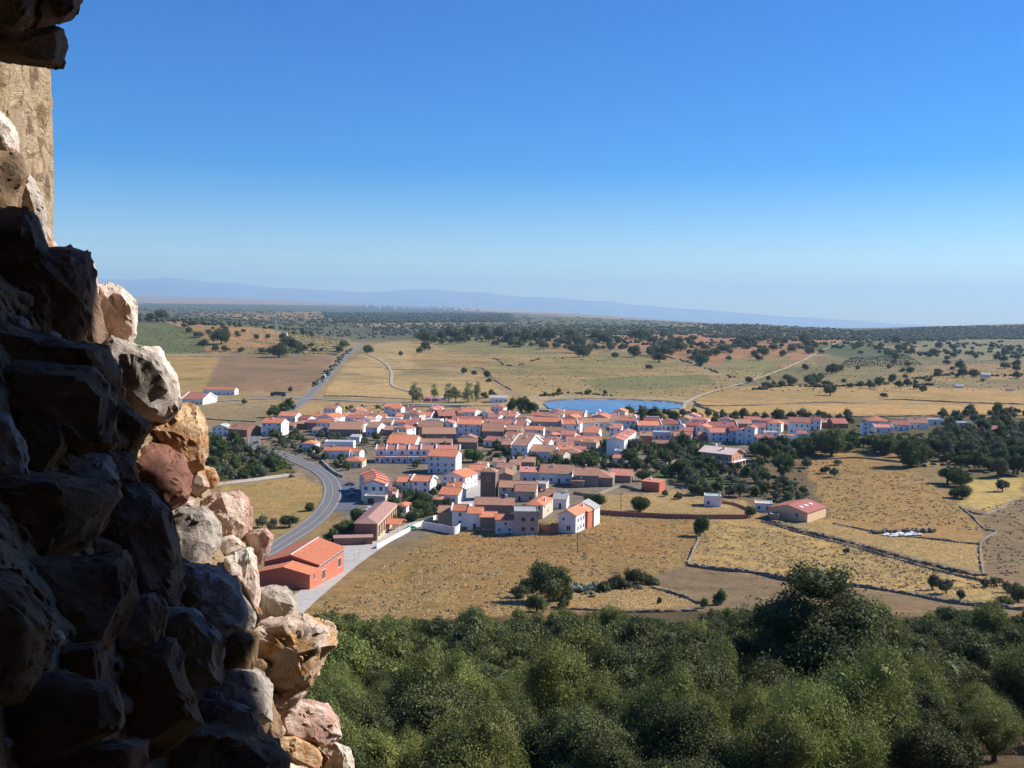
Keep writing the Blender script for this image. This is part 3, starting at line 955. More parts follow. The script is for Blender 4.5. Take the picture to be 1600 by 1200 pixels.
# overhanging stones of the lintel
lint = root('broken_lintel', 'dark overhanging lintel stones in the top left corner', 'lintel')
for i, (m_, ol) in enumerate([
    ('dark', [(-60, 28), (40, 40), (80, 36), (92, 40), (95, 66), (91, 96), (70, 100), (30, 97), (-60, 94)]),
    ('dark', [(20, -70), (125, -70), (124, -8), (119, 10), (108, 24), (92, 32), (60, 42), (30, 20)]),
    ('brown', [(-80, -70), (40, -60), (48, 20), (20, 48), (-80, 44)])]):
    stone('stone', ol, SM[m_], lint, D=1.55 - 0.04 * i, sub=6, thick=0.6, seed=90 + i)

# rendered outer wall catching the sun
rw = []
NX, NZ = 46, 120
for k in range(2):
    for j in range(NZ):
        for i in range(NX):
            t = i / (NX - 1)
            X = -1.16 - 0.295 * t
            Y = 2.15 + 1.07 * t
            z = 1.25 - 1.55 * j / (NZ - 1)
            if k == 0:
                q = Vector((Y * 3, z * 1.2, 0.3))
                dsp = 0.035 * mn.fractal(q * 3, 1.0, 2.0, 5) + 0.012 * mn.ridged_multi_fractal(q * 5, 0.8, 2.0, 4, 1.0, 2.0)
                dsp *= 1 - 0.85 * max(0, (t - 0.8) / 0.2)
                e = 0.008 * mn.fractal(Vector((z * 6, 3.3, 0)), 1.0, 2.0, 4) if i == NX - 1 else 0
                rw.append((X + dsp * 0.96 - 0.01, Y + dsp * 0.26 + e, z))
            else:
                rw.append((X - 0.6, Y + 0.05, z))
idx = np.arange(NX * NZ).reshape(NZ, NX)
fr = np.stack([idx[:-1, :-1], idx[:-1, 1:], idx[1:, 1:], idx[1:, :-1]], -1).reshape(-1, 4)
n0 = NX * NZ
side = []
for e in (idx[:, -1], idx[::-1, 0], idx[0, ::-1], idx[-1, :]):
    side += [(e[i], e[i] + n0, e[i + 1] + n0, e[i + 1]) for i in range(len(e) - 1)]
me = mesh_np('rendered_wall', np.array(rw), np.concatenate([fr, fr[:, ::-1] + n0, np.array(side)]), [M_RENDER], smooth=True)
tag(link('rendered_wall', me), 'sunlit wall of old beige render rising above the broken stones', 'wall')

# the chamber around the camera, and an unseen jamb shaped to throw the shadow
Q = [(8, 200), (24, 240), (30, 262), (24, 320), (50, 352), (66, 402), (134, 405), (148, 480), (160, 545), (205, 545), (245, 565), (266, 630), (232, 662), (284, 697), (312, 740), (290, 798),
     (315, 800), (337, 830), (312, 886), (362, 911), (396, 968), (378, 990), (405, 1040), (415, 1110), (432, 1140), (430, 1200), (420, 1300)]
XO = 1.75
edge = []
for x, y in Q:
    p = ray(x, y) * wall_depth(x, y)
    t = (XO - p[0]) / LDIR[0]
    e = p + LDIR * t
    edge.append((e[2], e[1]))
edge.sort()
zs = [edge[0][0] - 1.5] + [e[0] for e in edge] + [edge[-1][0] + 0.6]
ysn = [edge[0][1]] + [e[1] for e in edge] + [edge[-1][1]]
OCC_SHIFT = -0.13
zz = np.arange(-1.7, 3.4, 0.06)
yy = np.interp(zz, zs, ysn) + OCC_SHIFT
outer = [(XO, y + 0.02 * math.sin(z * 23), z) for y, z in zip(yy, zz)]
loopA = outer + [(XO, -2.0, zz[-1]), (XO, -2.0, zz[0])]
loopB = [(XO + 1.2, y + 0.05, z) for _, y, z in loopA]
mb = MB().hexa(loopA, loopB)
M_ROOM = stone_mat('shaded_rubble', [(0.3, lin(140, 108, 78)), (0.6, lin(165, 132, 98)), (0.8, lin(110, 86, 62))], 3, 0.03)
tag(mb.build('shadow_jamb', M_ROOM), 'unseen far jamb of the castle window, its edge shaped to cast the shadow line', 'wall', kind='structure')
rm = MB()
rm.box(-2.4, 3.0, -2.6, -2.0, -2.0, 3.4)
rm.box(-2.4, -1.25, -2.0, 1.0, -2.0, 3.4)
rm.box(-2.4, 3.0, -2.6, 1.55, 1.9, 2.5)  # unseen ceiling, set low to cut the skylight on the near stones
rm.box(-2.4, 3.0, -2.6, 1.2, -2.2, -1.75)
rm.box(-2.4, -0.95, 0.9, 1.5, -2.0, 0.05)
tag(rm.build('castle_room', M_ROOM), 'dark vaulted chamber of the ruined castle around the viewpoint', 'room', kind='structure')


# ------------------------------------------------------------------ village: materials
def roof_mat(name, base, var, old):
    m, nt, b = new_mat(name)
    tc = nt.nodes.new('ShaderNodeTexCoord')
    n1 = noise(nt, 0.9, 5, 0.7, vec=tc.outputs['Object'])
    lo = tuple(c * (1 - var) for c in base)
    hi = tuple(min(1, c * (1 + var)) for c in base)
    c = ramp(nt, n1.outputs[0], [(0.3, lo), (0.7, hi)])
    w = nt.nodes.new('ShaderNodeTexVoronoi')
    w.inputs['Scale'].default_value = 2.6
    nt.links.new(tc.outputs['Object'], w.inputs['Vector'])
    c = mix(nt, c, ramp(nt, w.outputs['Color'], [(0.0, (0.72, 0.7, 0.7)), (1.0, (1.25, 1.22, 1.2))]), 0.8, 'MULTIPLY')
    if old:
        n2 = noise(nt, 0.45, 6, 0.7, vec=tc.outputs['Object'])
        c = mix(nt, c, lin(158, 128, 102), ramp(nt, n2.outputs[0], [(0.45, (0, 0, 0)), (0.7, (0.75, 0.75, 0.75))]))
    hs = nt.nodes.new('ShaderNodeHueSaturation')
    mr = nt.nodes.new('ShaderNodeMapRange')
    mr.inputs['To Min'].default_value = 0.78
    mr.inputs['To Max'].default_value = 1.18
    nt.links.new(obj_random(nt), mr.inputs[0])
    nt.links.new(mr.outputs[0], hs.inputs['Value'])
    nt.links.new(c, hs.inputs['Color'])
    nt.links.new(hs.outputs[0], b.inputs['Base Color'])
    b.inputs['Roughness'].default_value = 0.85
    b.inputs['Specular IOR Level'].default_value = 0.2
    wv = nt.nodes.new('ShaderNodeTexWave')
    wv.inputs['Scale'].default_value = 1.3
    wv.inputs['Distortion'].default_value = 0.6
    nt.links.new(tc.outputs['Object'], wv.inputs['Vector'])
    bump(nt, b, wv.outputs[0], 0.5, 0.08)
    return m


RM = {'O': roof_mat('orange_roof_tiles', (0.62, 0.225, 0.115), 0.16, False),
      'B': roof_mat('old_brown_roof_tiles', (0.43, 0.22, 0.14), 0.26, True),
      'P': roof_mat('pink_roof_tiles', (0.55, 0.215, 0.15), 0.18, False),
      'R': roof_mat('dark_red_roof_tiles', (0.38, 0.14, 0.105), 0.18, False),
      'L': roof_mat('pale_roof_tiles', (0.74, 0.57, 0.46), 0.08, False),
      'K': roof_mat('dark_roof', (0.06, 0.055, 0.055), 0.15, False),
      'M': roof_mat('mint_roof', (0.42, 0.52, 0.45), 0.08, False),
      'G': roof_mat('grey_roof', (0.42, 0.41, 0.38), 0.12, False)}
RM['H'] = roof_mat('hall_roof', (0.54, 0.185, 0.095), 0.07, False)
WM = {'W': simple_mat('white_limewash', (0.78, 0.77, 0.75), 0.06, 0.6, 0.9, dirt=(0.60, 0.57, 0.52)),
      'C': simple_mat('cream_render', (0.58, 0.50, 0.38), 0.1, 0.6, 0.9, dirt=(0.45, 0.38, 0.29)),
      'S': simple_mat('stone_masonry', (0.27, 0.215, 0.165), 0.4, 1.8, 0.95, bmp=0.1),
      'K': simple_mat('brick_masonry', (0.28, 0.14, 0.095), 0.25, 2.2, 0.95, bmp=0.04),
      'G': simple_mat('grey_concrete_block', (0.40, 0.37, 0.33), 0.12, 1.0, 0.95, dirt=(0.3, 0.28, 0.25)),
      'L': simple_mat('lavender_render', (0.66, 0.64, 0.66), 0.06, 0.5, 0.9),
      'O': simple_mat('orange_render', (0.50, 0.15, 0.085), 0.08, 0.5, 0.9),
      'T': simple_mat('tan_render', (0.64, 0.45, 0.27), 0.07, 0.4, 0.9),
      'B': simple_mat('brick_orange', (0.55, 0.27, 0.15), 0.12, 1.6, 0.9)}
M_GLASS = simple_mat('dark_window', (0.03, 0.035, 0.045), 0.2, 1.0, 0.25, spec=0.5)
M_FRAME = simple_mat('white_frame', (0.7, 0.69, 0.67), 0.05, 1.0, 0.7)
M_DOOR = simple_mat('brown_door', (0.12, 0.06, 0.035), 0.2, 1.0, 0.6)
M_TRIM = simple_mat('white_trim', (0.74, 0.72, 0.69), 0.05, 1.0, 0.85)
M_PINKT = simple_mat('pink_trim', (0.66, 0.42, 0.36), 0.06, 1.0, 0.85)


def win_mesh(w, h, mats, bars=True):
    b = MB()
    t = 0.09
    b.box(-w / 2 - t, w / 2 + t, -0.07, 0.02, -t, 0, 0)
    b.box(-w / 2 - t, w / 2 + t, -0.07, 0.02, h, h + t, 0)
    b.box(-w / 2 - t, -w / 2, -0.07, 0.02, 0.001, h - 0.001, 0)
    b.box(w / 2, w / 2 + t, -0.07, 0.02, 0.001, h - 0.001, 0)
    b.box(-w / 2 + 0.001, w / 2 - 0.001, -0.025, 0.02, 0.001, h - 0.001, 1)
    if bars:
        b.box(-0.03, 0.03, -0.05, -0.024, 0.002, h - 0.002, 0)
    return mesh_np('window', np.array(b.v), b.f, mats, b.m)


WIN = {'n': win_mesh(1.0, 1.25, [M_FRAME, M_GLASS]), 's': win_mesh(0.7, 0.8, [M_FRAME, M_GLASS], False),
       'b': win_mesh(1.3, 1.5, [M_FRAME, M_GLASS]), 'd': win_mesh(1.0, 2.1, [M_TRIM, M_DOOR], False),
       'g': win_mesh(2.6, 2.3, [M_TRIM, M_DOOR], False), 'x': win_mesh(1.2, 1.2, [WM['G'], M_GLASS], False)}
LANDMARKS = [('the square brown church tower', 764, 758), ('the curved row', 588, 752), ('the long white-divided terrace', 640, 712),
             ('the stepped white row', 985, 690), ('the pale-roofed brick villa', 1138, 712), ('the road junction', 480, 622), ('the brick school', 585, 815),
             ('the long red barn', 1252, 793), ('the red shed', 1020, 757), ('the orange hall', 470, 885), ('the round village tree', 740, 712),
             ('the reservoir', 940, 640), ('the poplars', 690, 620), ('the right end house', 1372, 662), ('the white red-roofed block', 1250, 668),
             ('the palms', 842, 700), ('the grey block house', 822, 815), ('the terrace by the reservoir', 855, 660), ('the road bend', 500, 740),
             ('the large brown roof', 540, 668), ('the white shed in the grove', 1505, 664), ('the red-roofed hut in the grove', 1544, 676), ('the big tree on the dry slope', 1424, 708), ('the clump above the long shadow', 1490, 742), ('the pale yellow field', 1550, 772), ('the great dark tree', 1298, 692), ('the long flat grey shed', 1461, 660), ('the lower end of the grove', 1530, 716), ('the orchard lane', 385, 750), ('the farm sheds', 350, 672), ('the field behind the poplars', 690, 590), ('the lone far track', 1230, 575), ('the ploughed field', 420, 580), ('the green slope', 260, 530), ('the agave hedge', 915, 920), ('the road crest', 568, 537), ('the radio mast', 432, 520), ('the fork of the dirt track', 1085, 625), ('the far white farmhouse', 1541, 590), ('the lavender gable', 690, 722)]
ORD = ['first', 'second', 'third', 'fourth', 'fifth', 'sixth', 'seventh', 'eighth', 'ninth', 'tenth', 'eleventh', 'twelfth', 'thirteenth', 'fourteenth', 'fifteenth', 'sixteenth', 'seventeenth', 'eighteenth', 'nineteenth', 'twentieth', 'twenty-first', 'twenty-second', 'twenty-third', 'twenty-fourth', 'twenty-fifth', 'twenty-sixth', 'twenty-seventh', 'twenty-eighth', 'twenty-ninth', 'thirtieth']
for _t, _tt in (('thirty', 'thirtieth'), ('forty', 'fortieth'), ('fifty', 'fiftieth'), ('sixty', 'sixtieth'), ('seventy', 'seventieth'), ('eighty', 'eightieth'), ('ninety', 'ninetieth')):
    if _tt not in ORD:
        ORD.append(_tt)
    ORD += ['%s-%s' % (_t, u_) for u_ in ('first', 'second', 'third', 'fourth', 'fifth', 'sixth', 'seventh', 'eighth', 'ninth')]
ORD[30:] = [o for i, o in enumerate(ORD[30:])]
_pending = []


def later_label(o, text, kind, P):
    """label finished once every thing of the kind stands, ranked outward from its nearest landmark"""
    px, py = project(np.array(P)[None])
    _pending.append((o, text, kind, float(px[0]), float(py[0])))


def finish_labels():
    buckets = {}
    for o, text, kind, px, py in _pending:
        best = min(LANDMARKS, key=lambda l: math.hypot(l[1] - px, (l[2] - py) * 2))
        dx, dy = px - best[1], (py - best[2]) * 2
        if abs(dx) > abs(dy):
            side = 'right of' if dx > 0 else 'left of'
        else:
            side = 'in front of' if dy > 0 else 'beyond'
        buckets.setdefault((kind, best[0], side), []).append((math.hypot(dx, dy), o, text))
    for (kind, lm, side), items in buckets.items():
        items.sort(key=lambda t: t[0])
        for i, (_, o, text) in enumerate(items):
            if len(items) == 1:
                o['label'] = '%s just %s %s' % (text, side, lm)
            else:
                o['label'] = '%s, %s %s %s' % (text, ORD[min(i, len(ORD) - 1)], side, lm)
                if len(o['label'].replace('-', ' ').split()) > 16:
                    o['label'] = '%s, %s %s %s' % (text.replace('small ', '').replace('long ', '').replace('tall ', '').replace('low ', '').replace('tiled ', '').replace('rough ', '').replace('weathered ', ''), ORD[min(i, len(ORD) - 1)], side, lm)


def slab(b, quad, t=0.2, m=0):
    lo = [(x, y, z) for x, y, z in quad]
    hi = [(x, y, z + t) for x, y, z in quad]
    b.hexa(lo[::-1], hi[::-1], m)


def roof_mesh(kind, w, d, h, rise, ov=0.3):
    b = MB()
    a, x0, x1, y0, y1 = rise, -w / 2 - ov, w / 2 + ov, -ov, d + ov
    if kind == 'g':
        e = a * ov / (d / 2)
        slab(b, [(x0, y0, h - e), (x1, y0, h - e), (x1, d / 2, h + a), (x0, d / 2, h + a)])
        slab(b, [(x0, d / 2, h + a), (x1, d / 2, h + a), (x1, y1, h - e), (x0, y1, h - e)])
        b.box(x0, x1, d / 2 - 0.12, d / 2 + 0.12, h + a + 0.17, h + a + 0.27)
    elif kind == 'f':
        e = a * ov / (w / 2)
        slab(b, [(x0, y0, h - e), (0, y0, h + a), (0, y1, h + a), (x0, y1, h - e)])
        slab(b, [(0, y0, h + a), (x1, y0, h - e), (x1, y1, h - e), (0, y1, h + a)])
        b.box(-0.12, 0.12, y0, y1, h + a + 0.17, h + a + 0.27)
    elif kind == 'p':
        slab(b, [(x0, y0, h), (x1, y0, h), (x1, y1, h + a), (x0, y1, h + a)])
    elif kind == 'h':
        if w >= d:
            i = d / 2
            r0, r1 = (x0 + i, d / 2), (x1 - i, d / 2)
        else:
            i = w / 2
            r0, r1 = (0, y0 + i), (0, y1 - i)
        c = [(x0, y0), (x1, y0), (x1, y1), (x0, y1)]
        V = [(x, y, h - 0.1) for x, y in c] + [(x, y, h + 0.1) for x, y in c] + [(r0[0], r0[1], h + a), (r1[0], r1[1], h + a)]
        if w >= d:
            fs = [(4, 5, 9, 8), (5, 6, 9), (6, 7, 8, 9), (7, 4, 8)]
        else:
            fs = [(4, 5, 8), (5, 6, 9, 8), (6, 7, 9), (7, 4, 8, 9)]
        fs += [(3, 2, 1, 0), (0, 1, 5, 4), (1, 2, 6, 5), (2, 3, 7, 6), (3, 0, 4, 7)]
        b.add(V, fs)
    else:
        b.box(-w / 2 + 0.2, w / 2 - 0.2, 0.2, d - 0.2, h - 0.1, h + 0.12)
    return b


def wall_mesh(kind, w, d, h, rise):
    b = MB()
    z0 = -2.5
    if kind == 'g':
        a = [(-w / 2, 0, z0), (-w / 2, 0, h), (-w / 2, d / 2, h + rise), (-w / 2, d, h), (-w / 2, d, z0)]
        c = [(w / 2, y, z) for _, y, z in a]
        b.hexa(a, c)
    elif kind == 'f':
        a = [(-w / 2, 0, z0), (w / 2, 0, z0), (w / 2, 0, h), (0, 0, h + rise), (-w / 2, 0, h)]
        c = [(x, d, z) for x, _, z in a]
        b.hexa(a, c)
    elif kind == 'p':
        a = [(-w / 2, 0, z0), (-w / 2, 0, h), (-w / 2, d, h + rise), (-w / 2, d, z0)]
        c = [(w / 2, y, z) for _, y, z in a]
        b.hexa(a, c)
    elif kind == 'flat':
        b.box(-w / 2, w / 2, 0, d, z0, h - 0.11)
        for q in ((-w / 2, w / 2, 0, 0.19), (-w / 2, w / 2, d - 0.19, d)):
            b.box(q[0], q[1], q[2], q[3], h - 0.109, h + 0.45)
        for q in ((-w / 2, -w / 2 + 0.19), (w / 2 - 0.19, w / 2)):
            b.box(q[0], q[1], 0.191, d - 0.191, h - 0.109, h + 0.45)
    else:
        b.box(-w / 2, w / 2, 0, d, z0, h - 0.11)
    return b


RN = {'O': 'orange tiled', 'B': 'weathered brown', 'P': 'pinkish red', 'R': 'dark red', 'L': 'pale', 'K': 'dark', 'M': 'mint green', 'G': 'grey'}
WNM = {'W': 'white', 'C': 'cream', 'S': 'rough stone', 'K': 'brick', 'G': 'grey block', 'L': 'pale lavender', 'O': 'orange', 'T': 'tan', 'B': 'orange brick'}
hr = random.Random(5)
HOUSES = []


def put_window(t, kind, x, y, z, rz):
    o = link('door' if kind in 'dg' else 'window', WIN[kind], t, (x, y, z), rz)
    return o


def house_at(P, w, d, h, yaw, kind, rc, wc, name='house', cat='house', label=None, group='houses of the village', rise=None, win=1, pp=False, chim=None, text=None, wk='n', gates=False, ov=0.3):
    t = root(name, None, cat, P, yaw, group)
    span = d if kind == 'g' else (w if kind == 'f' else (min(w, d) if kind == 'h' else d))
    if rise is None:
        rise = {'g': 0.19, 'f': 0.17, 'h': 0.2, 'p': 0.16, 'flat': 0}[kind] * span
    wall_mesh(kind, w, d, h, rise - 0.0).build('wall', WM[wc], t)
    rf = roof_mesh(kind, w, d, h + 0.02, rise, ov).build('roof', RM[rc], t)
    if pp:
        for s in (-1, 1):
            e = MB()
            x = s * (w / 2 + ov + 0.02)
            A = [(x - 0.22, -0.35, h - 0.2), (x + 0.22, -0.35, h - 0.2), (x + 0.22, d / 2, h + rise), (x - 0.22, d / 2, h + rise)]
            B = [(a, b_, c + 0.75) for a, b_, c in A]
            e.hexa(A[::-1], B[::-1])
            A = [(x - 0.22, d / 2, h + rise), (x + 0.22, d / 2, h + rise), (x + 0.22, d + 0.35, h - 0.2), (x - 0.22, d + 0.35, h - 0.2)]
            B = [(a, b_, c + 0.75) for a, b_, c in A]
            e.hexa(A[::-1], B[::-1])
            e.build('gable_coping', M_TRIM, t)
    if chim is None:
        chim = kind != 'flat' and hr.random() < 0.65 and w > 5
    if chim:
        cx, cy = hr.uniform(-w / 3, w / 3), (hr.uniform(0.3, 0.75) * d)
        c = MB().box(-0.32, 0.32, -0.3, 0.3, -1.4, 1.15).box(-0.42, 0.42, -0.4, 0.4, 1.151, 1.28)
        if kind == 'g':
            zt = h + rise * (1 - abs(cy - d / 2) / (d / 2))
        elif kind == 'f':
            zt = h + rise * (1 - abs(cx) / (w / 2))
        else:
            zt = h + rise * 0.5
        c.build('chimney', M_TRIM if wc != 'K' else WM['K'], rf, (cx, cy, zt))
    if win:
        st = max(1, int(round(h / 3.1)))
        for s in range(st):
            z = s * (h / st) + 0.95
            nf = max(1, int(w / (3.0 if w < 14 else 3.6)))
            dr = hr.randrange(nf)
            for i in range(nf):
                x = -w / 2 + w * (i + 0.5) / nf + hr.uniform(-0.25, 0.25)
                if s == 0 and i == dr and win != 2:
                    put_window(t, 'g' if gates and w > 7 else 'd', x, 0, 0.05, 0)
                elif hr.random() < 0.82 and h / st > 2.2:
                    put_window(t, wk, x, 0, z, 0)
            ns = max(1, int(d / 4.2))
            for i in range(ns):
                if hr.random() < 0.6 and h / st > 2.2:
                    put_window(t, hr.choice([wk, 's']), w / 2, d * (i + 0.5) / ns, z + 0.1, math.pi / 2)
            if yaw > 0.05 and h / st > 2.2:
                put_window(t, 's', -w / 2, d * 0.5, z + 0.1, -math.pi / 2)
    if label:
        t['label'] = label
    else:
        size = 'long ' if w > 15 else ('small ' if w < 6.5 else '')
        stn = 'tall ' if h > 6.2 else ('low ' if h < 3.4 else '')
        tx = text or '%s%s house with %s roof' % (size or stn, WNM[wc], RN[rc])
        Pm = np.array(P) + np.array([0, 0, h / 2])
        later_label(t, tx, 'house', Pm)
    HOUSES.append((P[0], P[1], max(w, d) * 0.6))
    return t


def house(x0, x1, ye, yb, yaw=-10, kind='g', rc='O', wc='W', d=9.0, **k):
    P = hit((x0 + x1) / 2, yb)
    ya = math.radians(yaw)
    w = (x1 - x0) * P[1] / F / max(0.45, math.cos(ya))
    h = (yb - ye) * P[1] / F / 1.0
    h = max(h, 2.3)
    return house_at(tuple(P), w, d, h, ya, kind, rc, wc, **k)


SPEC = '''
331 357 668 681 -5 f G W 8 | 352 388 671 682 -22 g B K 11 | 409 440 661 681 -8 g O W 10 | 441 459 665 672 -8 g B S 7
434 462 650 659 -12 g O W 9 | 471 491 693 706 -12 h O W 8 | 497 521 652 665 -25 f O W 13 | 463 480 662 670 -5 g B K 7
480 497 661 671 -5 g R S 7 | 487 503 672 680 -15 g B W 6 | 514 563 671 682 3 g B S 15 | 571 590 668 681 -15 g B W 11
530 544 650 658 -35 f O W 8 | 560 603 653 661 3 g O W 10 | 604 626 654 664 -5 flat G W 7 | 601 628 672 681 0 g B S 8
603 648 693 701 -8 g O W 15 | 632 648 665 679 -10 g P W 9 | 639 651 645 653 -10 g P W 7 | 652 673 650 658 -15 g O W 9
618 640 651 657 -5 g O W 8 | 640 657 659 668 -5 g P W 8 | 665 688 656 664 -15 flat G W 7 | 653 690 667 681 0 g B S 12
660 712 678 692 5 g B S 12 | 657 706 692 698 0 g B W 7 | 686 712 650 658 12 g P K 14 | 714 738 646 652 -35 g O W 12
706 752 657 664 0 g R W 9 | 697 714 661 670 0 g O W 8 | 714 751 663 683 -8 g O W 10 | 718 745 685 693 -5 f B W 8
716 746 691 701 0 g B S 7 | 753 787 674 686 0 g B S 16 | 757 800 663 671 0 g P W 11 | 760 766 660 672 -5 flat G S 4
777 802 648 653 -25 g O W 9 | 765 786 650 656 -5 flat G W 8 | 789 805 651 658 -10 g P W 8 | 810 834 656 663 -3 g B C 9
805 822 664 672 -10 g P W 8 | 833 877 659 677 -3 g O G 9 | 879 902 663 680 4 g O W 9 | 903 927 661 672 2 g B W 10
928 951 660 668 -3 g B W 9 | 866 879 650 660 -10 g B W 9 | 848 866 652 660 -20 g P W 7 | 880 912 648 657 -15 g O W 9
925 945 650 658 -5 flat G W 8 | 933 966 652 660 -5 g P W 9 | 950 985 656 664 -5 g B W 9 | 984 999 651 658 -5 g O W 8
787 799 683 694 -15 g B S 9 | 770 790 690 700 -25 g B S 8 | 799 824 696 718 -22 g B W 20 | 790 812 672 682 -15 g B S 10
829 866 706 719 -12 g B W 13 | 850 873 682 694 -12 f O W 10 | 853 872 690 700 -10 g B C 8 | 870 896 695 703 -5 g B C 8
912 934 676 688 -15 g O W 10 | 906 940 687 695 -8 g O S 6 | 887 905 682 690 -5 f O C 8 | 897 915 703 712 -5 p R W 6
952 970 669 690 -12 g P W 9 | 997 1033 665 674 0 g O W 9 | 1021 1048 676 687 -3 flat G L 8 | 1020 1045 693 702 -3 g B K 6
1000 1018 681 694 -5 g B K 8 | 1033 1063 663 672 0 g R W 8 | 1053 1074 682 692 -5 g B K 8 | 1069 1089 665 678 -28 g R K 9
1090 1108 668 676 -5 g P W 9 | 1092 1108 681 688 -5 g B K 7 | 1110 1141 676 690 3 g P W 9 | 1107 1152 667 674 0 g R W 10
1140 1153 673 690 -12 g R L 9 | 1150 1161 673 693 -25 f R W 9 | 1163 1178 669 694 -22 f R W 10 | 1178 1195 668 681 -15 g R W 9
1182 1208 685 695 -5 g R W 7 | 1195 1216 676 690 -8 flat G W 8 | 1233 1264 660 687 -12 g R W 10 | 1246 1261 678 695 -5 g R W 6
1265 1281 657 672 -20 g R W 8 | 1221 1246 681 691 -5 flat O W 6 | 1302 1325 662 669 0 g R K 11 | 1208 1232 663 672 -5 g R K 10
1278 1300 660 668 0 g B K 8 | 1150 1175 662 670 0 g B K 9 | 1347 1358 660 680 -10 f K W 7 | 1357 1390 658 668 -5 h O W 13
1368 1394 668 676 0 g P W 6 | 1395 1421 664 673 -5 g R W 9 | 1421 1449 661 670 -12 g B W 10 | 1448 1474 656 664 -3 flat G W 9
1490 1519 661 667 -3 flat G W 8 | 1528 1560 671 680 -8 g R K 8 | 283 318 624 632 -12 g P W 18 | 318 367 609 617 -3 g O W 8
765 793 622 629 0 g G W 8 | 842 858 641 650 -10 flat G S 8
640 657 668 677 -15 g B S 7 | 593 612 660 668 -10 g B W 8 | 547 562 683 691 -5 p G W 5
619 672 664 668 0 g B S 6 | 726 746 667 674 -5 g B S 8 | 1010 1030 652 659 -5 flat G W 7
812 842 738 754 -5 p P L 7 | 842 893 740 755 -9 g B W 14 | 896 935 743 761 -5 g B S 12 | 912 957 746 760 -10 h B S 12
893 912 752 762 -10 p B S 5 | 953 985 743 754 -14 g P S 10 | 795 812 726 734 -10 g B S 9 | 775 800 731 742 -15 g B S 8
745 760 727 735 -10 g B W 7 | 732 757 735 750 -8 g O W 9 | 808 835 722 732 -5 g B S 9 | 770 790 722 730 0 g B W 7
733 741 672 680 -5 g B S 6 | 688 727 745 763 -20 f O W 13 | 685 716 773 787 -14 g O W 10 | 680 696 783 790 -10 h O S 4
697 720 762 770 -12 g O W 8 | 668 712 713 740 -10 g O L 12 | 620 641 753 772 -6 g O W 8 | 642 672 752 772 -14 g O W 8
535 566 721 731 -4 h O C 9 | 506 546 704 717 4 g O W 7 | 507 552 691 703 0 flat G W 8 | 545 562 706 716 -15 g O W 6
617 635 792 801 -10 h O W 7
684 706 801 820 -3 g B S 8 | 706 731 798 823 -4 g O W 7 | 730 752 802 828 -4 g O W 7 | 750 776 808 829 0 g O S 6
741 803 789 802 -2 g B S 9 | 822 848 789 810 -16 h O C 14 | 843 866 775 792 -8 g B K 9 | 864 885 780 795 -10 g G W 8
776 801 743 757 0 f B S 14 | 834 853 757 768 -10 flat G C 8 | 804 836 768 784 -4 g B C 9
'''
for ln in SPEC.strip().splitlines():
    for it in ln.split('|'):
        v = it.split()
        if len(v) < 9:
            continue
        x0, x1, ye, yb, yaw = map(float, v[:5])
        rc, wc = v[6], v[7]
        pp = v[5] == 'g' and wc == 'W' and hr.random() < 0.3
        dd_ = float(v[8]) * (1.3 if yb < 715 and v[5] == 'g' else 1.1)
        house(x0, x1, ye, yb, yaw, v[5], rc, wc, dd_, win=1 if wc not in 'SK' or hr.random() < 0.3 else 0, pp=pp)

# the closely packed houses in between
VIL = [(440, 662), (520, 650), (700, 647), (990, 655), (1000, 680), (955, 690), (900, 735), (830, 724), (790, 702), (735, 694), (610, 690), (500, 676)]
VIL2 = [(1000, 664), (1200, 664), (1230, 676), (1150, 690), (1050, 690), (1000, 684)]
for k in range(1600):
    x, y = hr.uniform(430, 1235), hr.uniform(647, 738)
    if not (in_poly(np.array([x]), np.array([y]), VIL)[0] or in_poly(np.array([x]), np.array([y]), VIL2)[0]):
        continue
    P = hit(x, y)
    if abs(x - (1005 - (y - 655) * 0.4)) < 14 and y > 672:
        continue
    if 930 < x < 1003 and 672 < y < 716:
        continue
    if 726 < x < 756 and 690 < y < 740:
        continue
    w, d = hr.uniform(7, 12), hr.uniform(8, 11)
    if math.sin(P[0] * 0.13) * math.sin(P[1] * 0.11) > 0.45:
        continue
    if any(math.hypot(P[0] - hx, P[1] + d / 2 - hy - rr_ * 0.6) < rr_ * 0.85 + w * 0.5 for hx, hy, rr_ in HOUSES):
        continue
    rc = hr.choice('OOBPPBR' if y < 700 else 'BBOOP')
    wc = hr.choice('WWWCWW' if rc != 'B' else 'SWWC')
    house_at(tuple(P), w, d, hr.choice([3.2, 3.6, 5.6, 6.0]), math.radians(hr.uniform(-30, -4)), hr.choice('gggfh'), rc, wc, win=1 if wc == 'W' else 0)

# the long terrace of attached houses with white dividers and a lower storey in front
for i, (a, b) in enumerate([(587, 603), (603, 620), (620, 638), (638, 657), (657, 681), (681, 718)]):
    t = house(a, b, 703, 722, 0, 'g', 'P', 'W', 9.5, pp=True, group='houses of the long terrace', label='%s house from the left in the long terrace with white dividers' % ORD[i], wk='b', ov=0.0)
    P = hit((a + b) / 2, 722)
    w = (b - a) * P[1] / F
    ext = MB().box(-w / 2 + 0.1, w / 2 - 0.1, -4.0, -0.01, -2, 3.1).build('front_extension', WM['W'] if i != 1 else WM['L'], t)
    MB().box(-w / 2, w / 2, -4.3, -0.02, 3.101, 3.35).build('extension_roof', RM['P'] if i % 2 == 0 else RM['G'], t)
    put_window(t, 'b', -w / 4, -4.0, 0.9, 0)
    put_window(t, 'd', w / 4, -4.0, 0.05, 0)

